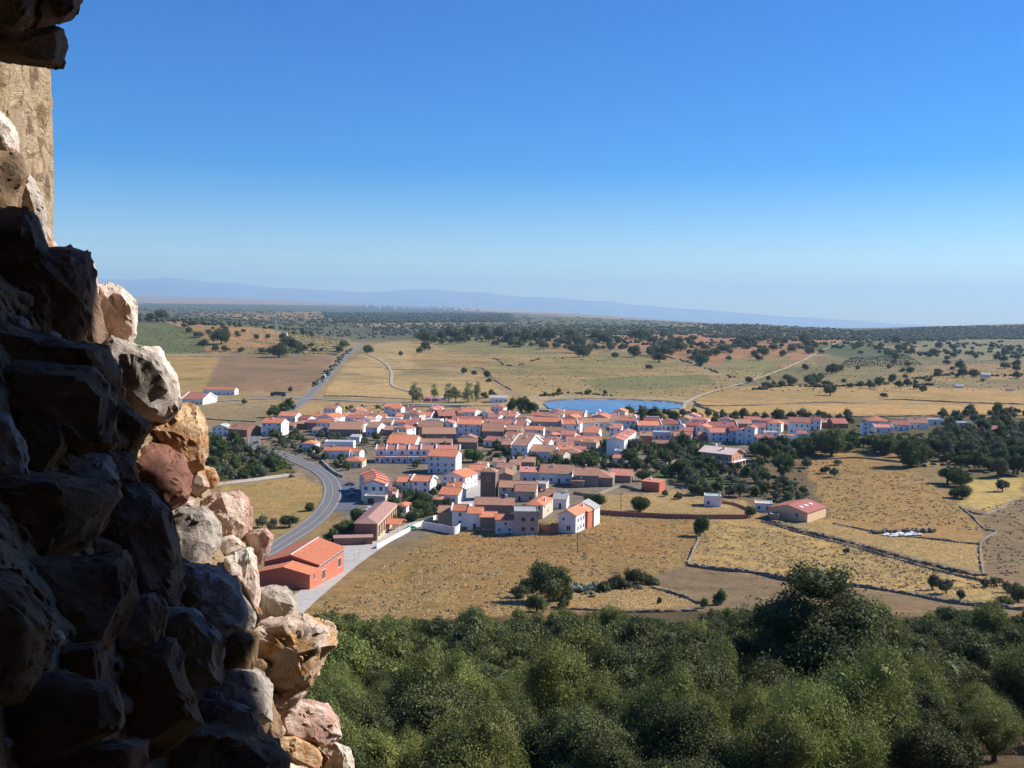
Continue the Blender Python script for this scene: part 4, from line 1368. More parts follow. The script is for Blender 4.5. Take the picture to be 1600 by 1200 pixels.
# curved row beside the parking area
base0 = hit(583, 783)
for i in range(5):
    ang = math.radians(-4 + 5.0 * i)
    if i == 0:
        pos = np.array(base0[:2])
    else:
        pos = pos + 6.6 * np.array([math.sin(-ang), math.cos(ang)])
    z = H(pos[0], pos[1])[0]
    w = 9.6
    t = house_at((pos[0], pos[1], z), w, 6.5, 6.6, ang, 'f', 'O', 'W', group='houses of the curved row', chim=False, win=2 if i == 0 else 0, rise=1.5,
                 label='%s house from the near end of the curved row with stepped pink dividers' % ORD[i], ov=0.15, wk='b')
    for s in (0.0, 6.5):
        dv = MB()
        A = [(-w / 2 - 0.3, s - 0.14, 6.5), (-w / 2 - 0.3, s + 0.14, 6.5), (0, s + 0.14, 8.1), (0, s - 0.14, 8.1)]
        dv.hexa(A, [(x, y, z_ + 0.5) for x, y, z_ in A])
        A = [(0, s - 0.14, 8.1), (0, s + 0.14, 8.1), (w / 2 + 0.3, s + 0.14, 6.5), (w / 2 + 0.3, s - 0.14, 6.5)]
        dv.hexa(A, [(x, y, z_ + 0.6) for x, y, z_ in A])
        for k, (zz_, xl) in enumerate([(6.2, 1.6), (4.6, 3.0), (3.1, 4.4), (1.7, 5.8)]):
            dv.box(w / 2 + 0.01 + (xl - 1.6), w / 2 + xl, s - 0.16, s + 0.16, -1, zz_)
        dv.build('party_wall', M_PINKT, t)
    te = MB().box(w / 2 + 0.01, w / 2 + 4.2, 0.2, 6.3, -1, 3.0)
    te.build('terrace', WM['W'], t)
    MB().box(w / 2 + 0.02, w / 2 + 4.0, 0.3, 6.2, 3.001, 3.12).build('terrace_floor', RM['P'], t)
    for zz_ in (0.9, 3.9):
        put_window(t, 'n', -w / 2, 2.0, zz_, -math.pi / 2)
        put_window(t, 's', -w / 2, 4.6, zz_, -math.pi / 2)
        put_window(t, 'b', w / 2, 3.2, zz_ + 0.1, math.pi / 2)
t = house_at(tuple(hit(585, 788)), 8.6, 4.5, 2.9, math.radians(-6), 'flat', 'G', 'C', win=0, label='low cream garage in front of the near end of the curved row', name='garage', cat='garage', group=None)
put_window(t, 'g', -1.5, 0, 0.1, 0)

# stepped row with bright sides by the street
P0 = hit(961, 712)
ya = math.radians(-14)
pos = np.array(P0[:2])
for i in range(7):
    z = H(pos[0], pos[1])[0]
    w = 9.5
    hh = 8.2 - 0.15 * i
    t = house_at((pos[0], pos[1], z), w, 7.6, hh, ya, 'f', 'R' if i % 2 else 'P', 'W', win=0, rise=1.5, chim=i % 2 == 0,
                 label='%s house from the near end of the stepped white row' % ORD[i], group='houses of the stepped row', ov=0.1)
    for zz_ in (1.0, 4.1):
        for yy_ in (1.9, 5.6):
            put_window(t, 'n', w / 2, yy_, zz_, math.pi / 2)
    if i == 0:
        put_window(t, 's', 1.5, 0, 4.4, 0)
    pos = pos + 7.5 * np.array([-math.sin(ya), math.cos(ya)])
house(957, 968, 716, 727, -14, 'p', 'O', 'W', 6, label='small annex with orange roof at the foot of the stepped white row', group=None, win=0)
house(960, 978, 705, 716, -14, 'flat', 'G', 'W', 6, label='low flat-roofed white annex below the stepped row', group=None, win=2)

# church
P = hit(762, 781)
w = 24 * P[1] / F
ya = math.radians(-9)
hT = 44 * P[1] / F
t = root('church_tower', 'square brown brick church tower with low tiled roof and sunlit right side', 'church tower', tuple(P), ya)
MB().box(-w / 2, w / 2, 0, w * 0.95, -2, hT).build('wall', simple_mat('tower_brick', (0.20, 0.125, 0.09), 0.35, 1.6, 0.95, bmp=0.08), t)
b = MB()
b.box(-w / 2 - 0.15, w / 2 + 0.15, -0.15, w * 0.95 + 0.15, hT + 0.002, hT + 0.3)
b.build('cornice', WM['C'], t)
b = MB()
q = [(-w / 2 - 0.2, -0.2, hT + 0.302), (w / 2 + 0.2, -0.2, hT + 0.302), (w / 2 + 0.2, w * 0.95 + 0.2, hT + 0.302), (-w / 2 - 0.2, w * 0.95 + 0.2, hT + 0.302)]
b.add(q + [(0, w * 0.47, hT + 1.6)], [(3, 2, 1, 0), (0, 1, 4), (1, 2, 4), (2, 3, 4), (3, 0, 4)])
b.build('roof', RM['B'], t)
for s, (x, y, rz) in enumerate([(0.3, 0, 0), (w / 2, w * 0.5, math.pi / 2)]):
    put_window(t, 'n', x, y, hT - 3.4, rz)
b = MB()
for yq in (0.02, w * 0.93):
    b.box(w / 2 + 0.002, w / 2 + 0.12, yq, yq + 0.5, -1, hT - 0.01)
b.build('corner_stones', WM['C'], t)
house(779, 838, 762, 782, -5, 'g', 'B', 'C', 10, label='long cream church nave with arched recesses and old brown roof', name='church_nave', cat='church', group=None, wk='b', win=2, chim=False)

# grey block-built house and the white house at the field edge
t = house(803, 841, 800, 836, 1, 'flat', 'G', 'G', 10, label='tall unfinished grey block-built house with four square windows at field edge', win=0, group=None)
w = 38 * hit(822, 836)[1] / F
for x in (-0.12 * w, 0.26 * w):
    for z in (1.4, 4.6):
        put_window(t, 'x', x, 0, z, 0)
t = house(774, 803, 812, 834, 1, 'g', 'O', 'W', 6.5, label='small white house with three windows beside the grey block-built house', win=0, group=None)
for x, z in ((-1.8, 1.0), (1.6, 1.0), (0.3, 3.0)):
    put_window(t, 's', x, 0, z, 0)
t = house(872, 899, 804, 833, -24, 'f', 'O', 'W', 9.5, label='tall white house with orange roof at the corner of the field', win=0, group=None, rise=1.6)
put_window(t, 'b', 0.6, 0, 1.0, 0)
put_window(t, 's', -1.2, 0, 4.2, 0)
hw = 27 * hit(885, 833)[1] / F / math.cos(math.radians(24)) / 2
for y in (2.2, 5.0, 7.6):
    put_window(t, 'n', hw, y, 3.6, math.pi / 2)
    put_window(t, 'n', hw, y, 0.9, math.pi / 2)
P = hit(885.5, 833)
ya = math.radians(-24)
Pb = np.array(P[:2]) + 9.6 * np.array([-math.sin(ya), math.cos(ya)])
t = house_at((Pb[0], Pb[1], P[2]), hw * 2 + 1.5, 5, 5.8, ya, 'f', 'O', 'O', label='red-sided house unit behind the white corner house', group=None, win=0, rise=1.8)
Pb = Pb + 5.1 * np.array([-math.sin(ya), math.cos(ya)])
house_at((Pb[0], Pb[1], P[2]), hw * 2 + 2.5, 6, 5.9, ya, 'f', 'G', 'W', label='white unit with grey roof at the far end of the corner houses', group=None, win=0, rise=2.0)

# orange hall
P = hit(484, 922)
ya = math.radians(-9)
ex = np.array([math.cos(ya), math.sin(ya)])
ey = np.array([-math.sin(ya), math.cos(ya)])
W1, h1 = 13.5, 3.7
C0 = np.array(P[:2]) - ex * W1 / 2
t = root('orange_hall', 'large orange-red hall with bright orange roof beside the road', 'hall', (C0[0], C0[1], P[2]), ya)
wall_mesh('f', W1, 7.0, h1, 1.6).build('wall', WM['O'], t)
rf = roof_mesh('f', W1, 7.0, h1 + 0.02, 1.6, 0.35)
rf.build('roof', RM['H'], t)
L2, W2, h2 = 19.5, 14.6, 4.5
b = wall_mesh('f', W2, L2, h2, 2.1)
b.build('wall', WM['O'], t, (-0.75, 7.02, 0))
roof_mesh('f', W2, L2, h2 + 0.02, 2.1, 0.4).build('roof', RM['H'], t, (-0.75, 7.02, 0))
b = MB()
b.box(-0.12, 0.12, -0.4, L2 + 0.4, h2 + 2.1 + 0.32, h2 + 2.1 + 0.42)
b.build('ridge_cap', M_TRIM, t, (-0.75, 7.02, 0))
for k in range(6):
    wb_ = MB().box(-0.04, 0.06, 0, 2.6, 0, 0.75, 0).box(0.061, 0.08, 0.1, 1.2, 0.08, 0.67, 1).box(0.061, 0.08, 1.4, 2.5, 0.08, 0.67, 1)
    wb_.build('window', [M_TRIM, M_GLASS], t, (-0.75 + W2 / 2, 7.6 + k * 3.15, 3.35))
put_window(t, 'b', W1 / 2, 3.2, 1.9, math.pi / 2)
for y in (9.5, 22.0):
    o = link('door', WIN['g'], t, (-0.75 + W2 / 2, y + 1, 0.1), math.pi / 2)

# brick school
P = hit(588, 846)
ya = math.radians(-4)
ex = np.array([math.cos(ya), math.sin(ya)])
W1 = 35 * P[1] / F
C0 = np.array(P[:2]) - ex * W1 / 2
t = root('school', 'long brick school with dusky hipped roof and pale right side', 'school', (C0[0], C0[1], P[2]), ya)
hS = 28 * P[1] / F
wall_mesh('h', W1, 34, hS, 1.4).build('wall', WM['K'], t)
M_DUSK = roof_mat('dusky_roof', (0.33, 0.19, 0.155), 0.08, False)
roof_mesh('h', W1, 34, hS + 0.02, 1.6, 0.5).build('roof', M_DUSK, t)
b = MB()
for k in range(9):
    b.box(W1 / 2 + 0.002, W1 / 2 + 0.35, 0.3 + k * 4.1, 0.9 + k * 4.1, -1, hS - 0.12)
b.box(W1 / 2 + 0.002, W1 / 2 + 0.3, 0.91, 33.5, -1, 0.9)
b.box(W1 / 2 + 0.002, W1 / 2 + 0.3, 0.91, 33.5, hS - 0.9, hS - 0.13)
b.build('pale_cladding', WM['T'], t)
for k in range(8):
    for z in (1.1, 3.4):
        put_window(t, 'b', W1 / 2 + 0.02, 2.6 + k * 4.1, z, math.pi / 2)
P = hit(608, 832)
t = root('canopy', 'open shelter with bright orange roof beside the brick school', 'shelter', tuple(P), math.radians(-12))
roof_mesh('g', 7.5, 6.5, 2.9, 1.2, 0.3).build('roof', RM['O'], t)
for x in (-3.4, 3.4):
    for y in (0.2, 6.2):
        MB().box(x - 0.12, x + 0.12, y - 0.12, y + 0.12, -1.5, 2.88).build('post', M_TRIM, t)
P = hit(552, 852)
t = root('carport', 'low brown flat-roofed shed between the orange hall and the school', 'shed', tuple(P), math.radians(10))
MB().box(-6, 6, 0, 4, -1.5, 2.3).build('wall', WM['K'], t)
MB().box(-6.3, 6.3, -0.3, 4.3, 2.302, 2.5).build('roof', M_DUSK, t)

# villa
P = hit(1143, 734)
ya = math.radians(-38)
ex = np.array([math.cos(ya), math.sin(ya)])
W1, D1 = 17.0, 12.5
C0 = np.array(P[:2]) - ex * W1 / 2
t = root('brick_villa', 'large two-storey brick villa with pale pink roof and balconies all round', 'villa', (C0[0], C0[1], P[2]), ya)
wall_mesh('g', W1, D1, 7.6, 2.2).build('wall', WM['B'], t)
roof_mesh('g', W1, D1, 7.62, 2.2, 1.0).build('roof', RM['L'], t)
MB().box(-W1 / 2 - 1.6, W1 / 2 + 1.6, -1.6, D1 + 1.6, 3.6, 3.85).build('balcony', M_TRIM, t)
for k in range(6):
    x = -W1 / 2 - 1.4 + k * (W1 + 2.8) / 5
    MB().box(x - 0.15, x + 0.15, -1.55, -1.25, -1.5, 3.598).build('post', M_TRIM, t)
    MB().box(x - 0.1, x + 0.1, -1.55, -1.35, 3.852, 4.8).build('railing_post', M_TRIM, t)
for k in range(4):
    y = 2.0 + k * 3.4
    MB().box(W1 / 2 + 1.25, W1 / 2 + 1.55, y - 0.15, y + 0.15, -1.5, 3.598).build('post', M_TRIM, t)
    put_window(t, 'd', W1 / 2, y, 4.0, math.pi / 2)
    put_window(t, 'b', -W1 / 2 + 2.4 + k * 4, 0, 4.7, 0)
    put_window(t, 'b', -W1 / 2 + 2.4 + k * 4, 0, 1.0, 0)
MB().box(-0.4, 0.4, 0, 0.8, 0, 2.2).build('chimney', WM['B'], t, (2.0, D1 / 2 - 2.4, 8.6))
MB().box(-0.4, 0.4, 0, 0.8, 0, 2.0).build('chimney', M_TRIM, t, (-4.0, D1 / 2 + 1.0, 9.0))

# long red-roofed barn
P = hit(1276, 812)
ya = math.radians(50)
W1 = 46 * P[1] / F / math.cos(ya)
t = root('barn', 'long tan barn with dark red roof and three white skylights', 'barn', tuple(P), ya)
wall_mesh('g', W1, 15, 3.5, 1.9).build('wall', WM['T'], t)
rf = roof_mesh('g', W1, 15, 3.52, 1.9, 0.3).build('roof', RM['R'], t)
for k in range(3):
    b = MB()
    x = -W1 * 0.25 + k * W1 * 0.25
    slab(b, [(x - 0.6, 3.4, 3.52 + 1.9 * 3.4 / 7.5 + 0.205), (x + 0.6, 3.4, 3.52 + 1.9 * 3.4 / 7.5 + 0.205), (x + 0.6, 4.8, 3.52 + 1.9 * 4.8 / 7.5 + 0.205), (x - 0.6, 4.8, 3.52 + 1.9 * 4.8 / 7.5 + 0.205)], 0.06)
    b.build('skylight', M_TRIM, rf)
o = link('window', WIN['b'], t, (-W1 / 2, 4.0, 1.6), -math.pi / 2)
house(1180, 1206, 788, 800, -12, 'flat', 'L', 'W', 7, label='low white annex with pale flat roof left of the red barn', name='annex', cat='annex', group=None, win=2)
t = house(1101, 1126, 776, 792, -8, 'flat', 'M', 'W', 6, label='small whitewashed hut with mint green roof in the dry field', name='hut', cat='hut', group=None, win=2)
house(1003, 1029, 753, 768, -30, 'p', 'P', 'O', 7, label='red shed with pink sheet roof and bright orange side', name='shed', cat='shed', group=None, win=0, rise=0.3)
house(1203, 1216, 808, 815, -20, 'flat', 'G', 'S', 4, label='tiny ruined stone hut at the wall corner below the red barn', name='stone_hut', cat='hut', group=None, win=0)


# ------------------------------------------------------------------ walls of fields and gardens
def _unused():
    pass


def kind_dry(m):
    return 'stone' in m.name or 'bank' in m.name


def wall_line(name, pts, h, th, mat, label, cat='wall', step=0.9, jag=0.5, group=None):
    line = px_line(pts, step)
    T = np.gradient(line, axis=0)
    T /= np.linalg.norm(T, axis=1)[:, None] + 1e-9
    N = np.stack([T[:, 1], -T[:, 0]], 1)
    r = np.random.default_rng(len(pts) * 7 + int(pts[0][0]))
    zb = H(line[:, 0], line[:, 1])
    n = len(line)
    hh = h * (0.6 if kind_dry(mat) else 1.0)
    prof = [(-0.5, -1.2), (-0.46, 0.35), (-0.34, 0.85), (0.0, 1.0), (0.34, 0.85), (0.46, 0.35), (0.5, -1.2)] if kind_dry(mat) else [(-0.5, -1.2), (-0.5, 0.6), (-0.5, 0.98), (0.0, 1.0), (0.5, 0.98), (0.5, 0.6), (0.5, -1.2)]
    big = np.interp(np.arange(n), np.arange(0, n + 8, 6), r.uniform(1 - jag, 1 + jag * 0.6, len(np.arange(0, n + 8, 6))))
    K = len(prof)
    V = []
    for o_, q in prof:
        jo = th * (o_ + (r.uniform(-jag, jag, n) * 0.35 if q > 0 else 0))
        jz = hh * q * (big + r.uniform(-jag, jag, n) * 0.5) if q > 0 else np.full(n, q)
        V.append(np.c_[line + N * np.reshape(jo * np.ones(n), (-1, 1)), zb + jz])
    V = np.stack(V, 1).reshape(-1, 3)
    fs = []
    for i in range(n - 1):
        for k in range(K):
            fs.append((i * K + k, i * K + (k + 1) % K, (i + 1) * K + (k + 1) % K, (i + 1) * K + k))
    fs += [tuple(range(K - 1, -1, -1)), tuple((n - 1) * K + k for k in range(K))]
    o = link(name, mesh_np(name, V, fs, [mat]))
    return tag(o, label, cat, group)


M_DRY = simple_mat('dry_stone', (0.21, 0.17, 0.125), 0.55, 1.3, 0.95, bmp=0.2)
M_DRY2 = simple_mat('pale_dry_stone', (0.24, 0.2, 0.155), 0.5, 1.3, 0.95, bmp=0.2)
M_BANK = simple_mat('grassy_bank', (0.17, 0.125, 0.07), 0.5, 0.9, 0.95, bmp=0.2)
DW = 'dry stone field walls'
wall_line('brick_wall', [(924, 803), (1000, 808), (1080, 811), (1166, 811)], 1.8, 0.35, WM['K'], 'long dark brick wall across the dry field right of the corner houses', jag=0.05)
wall_line('garden_wall', [(588, 858), (620, 841), (650, 825), (681, 811)], 1.5, 0.35, M_TRIM, 'thin whitewashed wall running along the pale lane', jag=0.03)
wall_line('courtyard_wall', [(660, 826), (690, 831), (711, 835), (720, 828)], 2.6, 0.3, WM['W'], 'white courtyard wall round the yard at the left edge of the front houses', jag=0.03)
wall_line('garden_wall', [(336, 759), (400, 751), (450, 744)], 1.3, 0.4, WM['C'], 'cream wall along the narrow lane from the orchard', jag=0.05)
wall_line('courtyard_wall', [(731, 826), (752, 829), (775, 831)], 1.8, 0.3, WM['S'], 'low stone wall in front of the small white houses at the field edge', jag=0.1)
wall_line('courtyard_wall', [(842, 832), (858, 835), (872, 834)], 3.2, 0.3, WM['K'], 'brown yard wall between the grey house and the white corner house', jag=0.06)
wall_line('roadside_wall', [(536, 746), (520, 738), (508, 727), (503, 722)], 1.2, 0.4, WM['C'], 'pale retaining wall along the inner side of the road bend', jag=0.03)
wall_line('field_wall', [(1094, 834), (1085, 858), (1074, 882)], 1.1, 0.7, M_DRY, 'dark stone wall running down from the lone round tree', group=DW)
wall_line('field_wall', [(1074, 884), (1130, 892), (1180, 896), (1240, 909), (1340, 917), (1420, 929), (1500, 944), (1600, 954)], 1.5, 0.9, M_DRY, 'dark stone wall along the lower edge of the yellow field', group=DW)
wall_line('field_wall', [(1190, 815), (1220, 824), (1260, 836), (1330, 854), (1400, 874), (1460, 891), (1535, 908)], 1.0, 0.6, M_DRY2, 'pale stone wall under the long grassy terrace edge', group=DW)
wall_line('terrace_bank', [(1195, 811), (1225, 821), (1262, 832), (1332, 849), (1402, 868), (1462, 884), (1533, 900)], 1.3, 3.2, M_BANK, 'dark overgrown terrace bank dropping toward the yellow field', 'bank', jag=0.5)
wall_line('field_wall', [(1302, 818), (1345, 827), (1380, 834), (1450, 842), (1500, 848), (1530, 851)], 0.9, 0.8, M_DRY, 'dark stone wall above the rubble heap', group=DW)
wall_line('field_wall', [(1500, 792), (1520, 808), (1538, 826), (1556, 832), (1534, 846), (1532, 870), (1537, 900)], 0.9, 0.8, M_DRY, 'crooked dark stone wall beside the bare brown field at right', group=DW)
wall_line('field_wall', [(1503, 795), (1530, 804), (1552, 800), (1578, 786), (1600, 782)], 1.2, 0.9, M_DRY2, 'curved stone wall below the small pale yellow field', group=DW)
wall_line('field_wall', [(862, 950), (900, 953), (950, 955), (1000, 957), (1090, 955)], 0.9, 0.8, M_DRY, 'low dark wall between the agave strip and the wood', group=DW)
wall_line('field_wall', [(1015, 918), (1045, 926), (1075, 936), (1095, 944)], 1.2, 0.8, M_DRY, 'crumbling wall corner right of the agave hedge', group=DW)
wall_line('field_wall', [(1084, 628), (1100, 634), (1170, 634), (1240, 631), (1300, 629), (1345, 630), (1380, 625), (1450, 627), (1600, 632)], 1.6, 1.2, M_DRY, 'upper of the two long dark walls right of the reservoir', group=DW, step=2.5)
wall_line('field_wall', [(1084, 633), (1110, 641), (1130, 646), (1200, 652), (1340, 652), (1480, 650), (1600, 650)], 1.5, 1.2, M_DRY, 'lower of the two long dark walls right of the reservoir', group=DW, step=2.5)
wall_line('field_wall', [(240, 557), (330, 558), (400, 558), (460, 557), (524, 556)], 1.5, 1.8, M_DRY, 'dark hedge-lined wall above the ploughed field', group=DW, step=2.5)
wall_line('field_wall', [(505, 619), (560, 620), (640, 624), (700, 626)], 1.2, 1.2, M_DRY, 'low wall between the tan field and the cross road', group=DW, step=2.5)
wall_line('field_wall', [(600, 577), (680, 578), (740, 574), (760, 580), (776, 596), (800, 610)], 1.4, 1.4, M_DRY, 'dark boundary wall between the tan fields behind the poplars', group=DW, step=3)
wall_line('field_wall', [(600, 632), (660, 636), (720, 636), (780, 632)], 1.8, 1.2, M_DRY, 'dark wall under the poplars beside the playground', group=DW, step=2.5)
wall_line('field_wall', [(950, 529), (980, 541), (1008, 552)], 2.0, 2.5, M_DRY, 'pair of dark lines of wall running down the reddish slope', group=DW, step=5)
wall_line('field_wall', [(320, 655), (350, 657), (400, 660)], 1.2, 0.8, M_DRY, 'dark wall behind the farm sheds at the left edge', group=DW, step=2.5)
wall_line('garden_wall', [(1000, 731), (1040, 727), (1072, 722)], 2.0, 0.4, WM['C'], 'cream garden wall behind the pink-roofed shed', jag=0.05)
wall_line('garden_wall', [(1045, 757), (1080, 764), (1098, 772)], 1.8, 0.5, WM['S'], 'dark stone wall running right from the red shed', jag=0.1)
wall_line('garden_wall', [(1128, 786), (1150, 790), (1175, 800)], 1.0, 0.4, WM['K'], 'reddish wall between the mint-roofed hut and the annex', jag=0.1)
wall_line('garden_wall', [(896, 772), (930, 775), (968, 762), (1000, 768)], 1.8, 0.4, WM['S'], 'curved stone garden wall below the brown farm roofs', jag=0.1)
wall_line('garden_wall', [(1290, 718), (1340, 716), (1400, 722), (1440, 726)], 1.4, 0.8, M_DRY, 'dark wall at the top edge of the sloping dry field', jag=0.2)


# ------------------------------------------------------------------ trees
FM = {'holm': foliage_mat('holm_oak_leaves', (0.046, 0.058, 0.020), (0.142, 0.158, 0.058)),
      'wild': foliage_mat('wild_olive_leaves', (0.100, 0.124, 0.032), (0.245, 0.265, 0.078), yellow=0.01),
      'green': foliage_mat('garden_leaves', (0.040, 0.070, 0.018), (0.115, 0.150, 0.045)),
      'olive': foliage_mat('olive_leaves', (0.080, 0.095, 0.055), (0.165, 0.175, 0.105)),
      'poplar': foliage_mat('poplar_leaves', (0.150, 0.190, 0.070), (0.290, 0.330, 0.150)),
      'far': foliage_mat('far_oak_leaves', (0.045, 0.052, 0.028), (0.090, 0.095, 0.052))}
M_BARK = simple_mat('bark', (0.10, 0.08, 0.06), 0.35, 6.0, 0.95)
ICO = {}


def ico(sub):
    if sub not in ICO:
        bm = bmesh.new()
        bmesh.ops.create_icosphere(bm, subdivisions=sub, radius=1)
        ICO[sub] = (np.array([v.co[:] for v in bm.verts]), np.array([[v.index for v in f.verts] for f in bm.faces]))
        bm.free()
    return ICO[sub]


def crown_mesh(name, seed, n, leaf, lobes=16, squash=0.72, base=0.9, mat='holm', spread=0.62, lob=0.42, core=0.82, drop=0.25, trunk=None, thin=0.0, up=0.0, taper=0.0):
    """unit crown radius; ground at z=0; crown centre at z=base"""
    r = np.random.default_rng(seed)
    dirs = r.normal(size=(lobes, 3))
    dirs /= np.linalg.norm(dirs, axis=1)[:, None]
    dirs[:, 2] = np.abs(dirs[:, 2]) * (1 + drop) - drop
    C = dirs * spread * r.uniform(0.45, 1.15, (lobes, 1))
    C[:, 2] *= squash
    C[:, :2] *= (1 - taper * np.clip(C[:, 2:3] + 0.25, 0, 2))
    C[:, :2] *= np.array([r.uniform(0.8, 1.12), r.uniform(0.8, 1.12)])
    C[:, :2] += C[:, 2:3] * r.normal(size=2) * 0.18
    C[0] = (0, 0, 0.1)
    R = lob * r.uniform(0.5, 1.35, lobes)
    # leaves on the lobes' skins
    m = n * 6
    li = r.integers(0, lobes, m)
    w = R[li] ** 2
    li = li[r.uniform(0, w.max(), m) < w]
    d = r.normal(size=(len(li), 3))
    d /= np.linalg.norm(d, axis=1)[:, None]
    P = C[li] + d * (R[li] * (r.uniform(0.6, 1.15, len(li))))[:, None] * np.array([1, 1, 0.85])
    inside = np.zeros(len(P), bool)
    for k in range(lobes):
        inside |= (np.linalg.norm((P - C[k]) / np.array([1, 1, 0.85]), axis=1) < R[k] * 0.7)
    thin_ = (np.sin(P[:, 0] * 9 + seed) * np.sin(P[:, 1] * 8 + 2 * P[:, 2]) + np.sin(P[:, 2] * 11 + P[:, 0] * 5 + seed * 2) * 0.8 + 0.5 * np.sin(P[:, 1] * 17 + P[:, 2] * 13)) > r.uniform(-1.7, 0.7, len(P))
    inside |= ~thin_
    P, d = P[~inside][:n], d[~inside][:n]
    far_ = r.uniform(0, 1, len(P)) < 0.09
    P = P + d * (far_ * r.uniform(0.03, 0.2, len(P)))[:, None] + r.normal(size=P.shape) * 0.025
    n = len(P)
    N = d + r.normal(size=(n, 3)) * 0.75
    N /= np.linalg.norm(N, axis=1)[:, None]
    a = np.cross(N, r.normal(size=(n, 3)))
    if up:
        a = a * (1 - up) + np.array([0, 0, 1]) * up
        a = a - N * (a * N).sum(1)[:, None]
    a /= np.linalg.norm(a, axis=1)[:, None]
    b = np.cross(N, a)
    s = leaf * r.uniform(0.5, 1.5, n)[:, None]
    q = 0.6 if not up else 0.34
    V = np.stack([P - a * s, P + b * s * q + a * s * 0.15, P + a * s, P - b * s * q - a * s * 0.1], 1).reshape(-1, 3)
    wz = 1 + 0.13 * np.sin(3.1 * V[:, 0] + seed) * np.cos(2.7 * V[:, 1] + 2 * seed) + 0.07 * np.sin(7.3 * V[:, 0] - 6.1 * V[:, 1] + seed)
    V[:, 2] *= wz
    if up:
        V[:, 2] += np.repeat(r.uniform(0, 1, n) ** 5 * 0.28, 4)
    V[:, 2] += base
    Fq = np.arange(4 * n).reshape(n, 4)
    # shaded inner mass
    iv, iF = ico(1 if n < 2000 else 2)
    cv, cf = [], []
    for k in range(lobes):
        jit = 1 + r.uniform(-0.28, 0.2, (len(iv), 1))
        cv.append((C[k] + iv * jit * R[k] * core * np.array([1, 1, 0.85])) + [0, 0, base])
        cf.append(iF + len(V) + k * len(iv))
    V = np.concatenate([V] + cv)
    V[:, 2] = np.maximum(V[:, 2], 0.03)
    faces = Fq.tolist() + np.concatenate(cf).tolist()
    mi = [0] * len(faces)
    mats = [FM[mat]]
    if trunk:
        mb = MB()
        mb.tube([(0, 0, -0.25), (0.03, 0.02, base * 0.4), (0.0, 0.05, base)], [trunk * 1.3, trunk, trunk * 0.6], 7)
        for k in range(1, min(6, lobes)):
            c = C[k]
            mb.tube([(0.02, 0.02, base * 0.45), (c[0] * 0.5, c[1] * 0.5, base * 0.75 + c[2] * 0.4), (c[0] * 0.9, c[1] * 0.9, base + c[2] * 0.8)], [trunk * 0.6, trunk * 0.4, trunk * 0.15], 5)
        o = len(V)
        V = np.concatenate([V, np.array(mb.v)])
        faces += [tuple(o + i for i in f) for f in mb.f]
        mi += [1] * len(mb.f)
        mats.append(M_BARK)
    return mesh_np(name, V, faces, mats, mi)


def trunk_mesh(seed, base, tr, n=7):
    r = random.Random(seed)
    mb = MB()
    bx, by = r.uniform(-0.06, 0.06), r.uniform(-0.06, 0.06)
    mb.tube([(0, 0, -0.3), (bx, by, base * 0.35), (bx * 1.5, by * 1.5, base * 0.7)], [tr * 1.35, tr, tr * 0.8], 8)
    for k in range(n):
        a = k * 2.4 + r.uniform(-0.3, 0.3)
        e = r.uniform(0.35, 0.65)
        mb.tube([(bx, by, base * r.uniform(0.3, 0.6)), (math.cos(a) * e * 0.5, math.sin(a) * e * 0.5, base * 0.8), (math.cos(a) * e, math.sin(a) * e, base + r.uniform(0.0, 0.4))],
                [tr * 0.55, tr * 0.4, tr * 0.12], 6)
    return mesh_np('trunk', np.array(mb.v), mb.f, [M_BARK], smooth=True)


TP = {}


def proto(key):
    if key in TP:
        return TP[key]
    kind, lod, var = key
    sd_ = hash((kind, lod, var)) % 1000 if False else (ord(kind[0]) * 7 + ord(kind[-1]) * 3 + var * 31 + {'H': 1, 'M': 2, 'L': 3}[lod])
    n, leaf = {'H': (30000, 0.020), 'M': (6500, 0.040), 'L': (1000, 0.09)}[lod]
    kw = dict(mat=kind)
    if kind == 'holm':
        kw.update(base=0.72, squash=0.72, lobes=22, drop=0.45, lob=0.38, spread=0.7, core=0.62)
    elif kind == 'wild':
        kw.update(base=0.8, squash=1.0, lobes=18, lob=0.34, spread=0.75, up=0.55, drop=0.6, core=0.45)
        leaf *= 1.15
    elif kind == 'bush':
        kw.update(base=0.45, squash=0.7, mat='holm', lobes=14, drop=0.5)
    elif kind == 'green':
        kw.update(base=0.72, squash=0.85, lobes=16, drop=0.6, lob=0.4, spread=0.68, core=0.74)
    elif kind == 'olive':
        kw.update(base=0.75, squash=0.75, lobes=13, lob=0.36, drop=0.5, spread=0.68, core=0.7)
    elif kind == 'poplar':
        kw.update(base=1.9, squash=2.0, lobes=26, lob=0.4, spread=0.72, core=0.45, drop=0.95)
        n = int(n * 1.3)
    TP[key] = (crown_mesh('crown', sd_, n, leaf, **kw), trunk_mesh(sd_, {'poplar': 2.2, 'bush': 0.5}.get(kind, 0.75), 0.085 if kind != 'poplar' else 0.07))
    return TP[key]


NAMES = {'holm': ('holm_oak', 'dark holm oak'), 'wild': ('wild_olive_tree', 'light wild olive'), 'bush': ('oak_shrub', 'dark oak shrub'), 'green': ('garden_tree', 'leafy green garden tree'),
         'olive': ('olive_tree', 'grey-green olive tree'), 'poplar': ('poplar_tree', 'slender pale green poplar'), 'past': ('pasture_oak', 'dark pasture oak'), 'grove': ('grove_tree', 'leafy grove tree')}
tr_ = random.Random(21)


